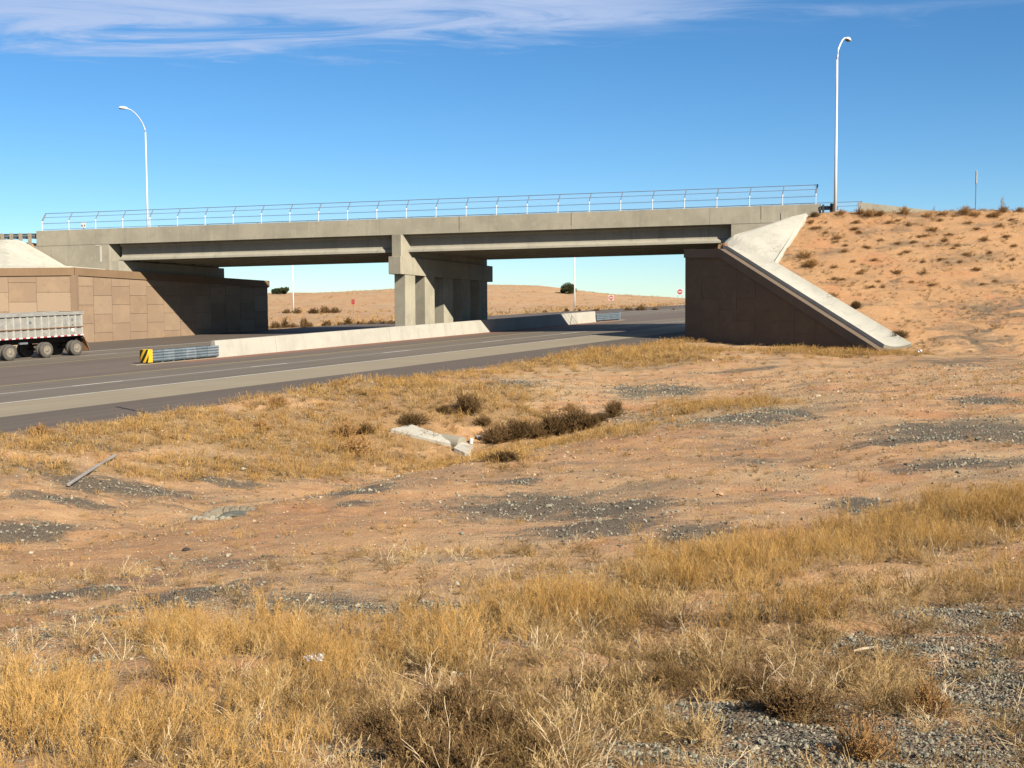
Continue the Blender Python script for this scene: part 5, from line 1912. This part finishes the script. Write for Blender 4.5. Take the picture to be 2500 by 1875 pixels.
# ------------------------------------------------------------------ culvert end, pipe, litter, loose pieces
def slab(mb, pts, th, z_off):
    top = [Vector((p[0], p[1], p[2] + z_off)) for p in pts]
    mb.hexa([t - Vector((0, 0, th)) for t in top], top)
cu = thing('culvert', 'white concrete culvert end lying in the ditch, partly hidden by grass', 'culvert')
mb = MB()
a, b_ = G(958, 1054), G(1140, 1104)
def lift(p, z=0.0): return Vector((p.x, p.y, p.z + z))
q1, q2, q3, q4 = G(952, 1056), G(1005, 1051), G(1155, 1098), G(1075, 1088)
slab(mb, [lift(q1, .12), lift(q2, .22), lift(q3, .16), lift(q4, .12)], .25, 0)
mb.build('wing_slab', M['conc_w'], cu)
mb = MB()
q1, q2, q3, q4 = G(1108, 1104), G(1120, 1098), G(1150, 1112), G(1135, 1116)
slab(mb, [lift(q1, .16), lift(q2, .22), lift(q3, .2), lift(q4, .14)], .3, 0)
mb.build('apron', M['conc_w'], cu)
c0, c1 = G(1128, 1092), G(1085, 1072)
mb = MB()
ax_ = (c1 - c0).normalized()
mb.lathe(lift(c0, .12), (ax_.x, ax_.y, 0.04), [(0, .30), (1.6, .30), (1.6, .25), (0.02, .25)], 20)
mb.build('pipe_end', M['conc'], cu)
p = G(1150, 1086)
mb = MB()
mb.lathe((p.x, p.y, p.z), (0.1, 0, 1), [(0, .07), (.2, .09), (.21, .075)], 12)
tag(mb.build('cup', M['white'], origin=p), 'small white cup standing in the weeds beside the culvert end', 'litter')

a, b_ = G(168, 1192), G(282, 1124)
ax_ = (b_ - a)
mb = MB()
mb.tube([lift(a, .10), lift(a.lerp(b_, .5), .14), lift(b_, .14)], .052, 8)
pp = mb.build('steel_post', M['galvl'] if 'galvl' in M else plain('weathered_steel_post', (0.42, 0.38, 0.34), .6, .3, .2), origin=a)
tag(pp, 'long grey metal post lying on the gravel at the left', 'post')

# flattened, half buried corrugated pipe end with stones
p = G(560, 1262)
pc_ = thing('drain_inlet', 'low weathered drain mouth ringed with grey stones in the left ditch', 'drain', (p.x, p.y, p.z - .07))
mb = MB()
sx = 70 * p.y / F
for k in range(26):
    a = math.pi * (k / 25)
    cx_, cy_ = math.cos(a) * sx, .25 + math.sin(a) * sx * .55
    mb.lathe((cx_, cy_, -.05), (rnd.uniform(-.4, .4), rnd.uniform(-.4, .4), 1), [(-.06, .05), (0, .13 + rnd.uniform(-.03, .05)), (.08 + .10 * math.sin(a), .10), (.13 + .14 * math.sin(a), .03)], 7)
mb.build('stone_ring', M['chip_s'] if 'chip_s' in M else plain('lichen_stone', (0.24, 0.20, 0.14), .9, 0, .3, 6, .5), pc_)
mb = MB()
mb.sweep([(sx * .66 * math.cos(t * math.pi / 8), .02 + .13 * math.sin(t * math.pi / 8)) for t in range(9)] + [(sx * .60 * math.cos(t * math.pi / 8), .10 * math.sin(t * math.pi / 8)) for t in range(8, -1, -1)],
         [((.1, -.1, 0), (1, 0)), ((.1, .7, -.03), (1, 0))])
mb.build('pipe_mouth', plain('old_pipe', (0.16, 0.155, 0.12), .8, 0, .3, 5), pc_)
mb = MB()
for k in range(7):
    mb.lathe((-sx * .6 - .35 + k * .12, -.12 + rnd.uniform(-.06, .1), .02), (0, 0, 1), [(-.05, .06), (0, .11), (.06, .08), (.09, .02)], 7)
mb.build('rubble', plain('pale_green_rubble', (0.36, 0.32, 0.24), .9, 0, .2, 8, .5), pc_)


def rock(u, v, wpx, mt, label, hr=.6, name='rock', cat='rock'):
    p = G(u, v)
    r = wpx * p.y / F / 2
    bm = bmesh.new()
    bmesh.ops.create_icosphere(bm, subdivisions=2, radius=1)
    rr = random.Random(int(u))
    for vv in bm.verts:
        k = rr.uniform(.86, 1.1)
        vv.co = Vector((vv.co.x * r * k, vv.co.y * r * .8 * k, vv.co.z * r * hr * k))
    me = bpy.data.meshes.new(name)
    bm.to_mesh(me); bm.free()
    me.materials.append(mt)
    o = bpy.data.objects.new(name, me)
    o.location = p + Vector((0, 0, r * hr * .5))
    o.rotation_euler = (0, 0, rr.uniform(0, 6))
    link(o)
    return tag(o, label, cat)
rock(917, 1768, 24, M['stone'], 'cream coloured rock in the grass at the bottom left of centre', .95)
rock(1995, 968, 22, M['stone'], 'pale flat stone lying alone on the sand at mid right', .3)
rock(722, 968, 16, M['stone'], 'white stone at the edge of the asphalt', .5)
rock(772, 805, 7, M['stone'], 'small white stone at far road edge', .5) if False else None
rock(455, 1345, 24, M['wood_d'], 'small dark rock on the sand left of centre', .45)
rock(75, 1352, 14, M['stone'], 'pale stone in the reddish ditch at the left', .5)
rock(590, 1147, 28, M['stone'], 'flat whitish stone on the bank left of the ditch', .3)
rock(1740, 881, 8, M['white'], 'tiny white stone on the ground below the right wall', .6)

# bleached stick
p = G(2115, 1604)
mb = MB()
mb.tube([Vector((-.11, 0, .05)), Vector((-.03, .01, .066)), Vector((.07, .02, .075)), Vector((.10, .02, .075))], [.008, .013, .011, .017], 8)
o = mb.build('stick', M['bone'])
o.location = p
tag(o, 'short bleached stick lying among the weeds at lower right', 'stick')
# crumpled pale litter in the grass
m_l = plain('dirty_plastic', (0.62, 0.60, 0.58), .5, 0, .1, 20)
def crumple(u, v, wpx, mt, label, sd, zup=.02):
    p = G(u, v)
    r_ = random.Random(sd)
    bm = bmesh.new()
    bmesh.ops.create_grid(bm, x_segments=9, y_segments=9, size=wpx * p.y / F / 2)
    for vv in bm.verts:
        vv.co.z = r_.uniform(0, .35) * wpx * p.y / F
        vv.co.x *= r_.uniform(.7, 1.1)
        vv.co.y *= r_.uniform(.7, 1.2)
    me = bpy.data.meshes.new('litter'); bm.to_mesh(me); bm.free()
    me.materials.append(mt)
    o = bpy.data.objects.new('litter', me)
    md = o.modifiers.new('Solidify', 'SOLIDIFY'); md.thickness = .003
    o.location = p + Vector((0, 0, zup))
    link(o)
    return tag(o, label, 'litter')
crumple(768, 1645, 46, m_l, 'crumpled white plastic scrap caught in the golden grass', 5, .12)
crumple(1172, 1076, 20, m_l, 'torn white plastic scrap right of the culvert cup', 6, .1)
p = G(2245, 864)
can = thing('can', 'crushed white and blue can lying below the end of the concrete strip', 'litter', (p.x, p.y, p.z + .1), R(25))
mb = MB(); mb.lathe((-.16, 0, 0), (1, 0, .25), [(0, .045), (.015, .065), (.14, .07), (.19, .055), (.30, .06), (.32, .045)], 14)
mb.build('can_body', M['white'], can)
mb = MB(); mb.lathe((-.07, 0, .025), (1, 0, .25), [(0, .078), (.09, .075)], 14)
mb.build('can_band', plain('blue_print', (0.05, 0.08, 0.25), .4), can)
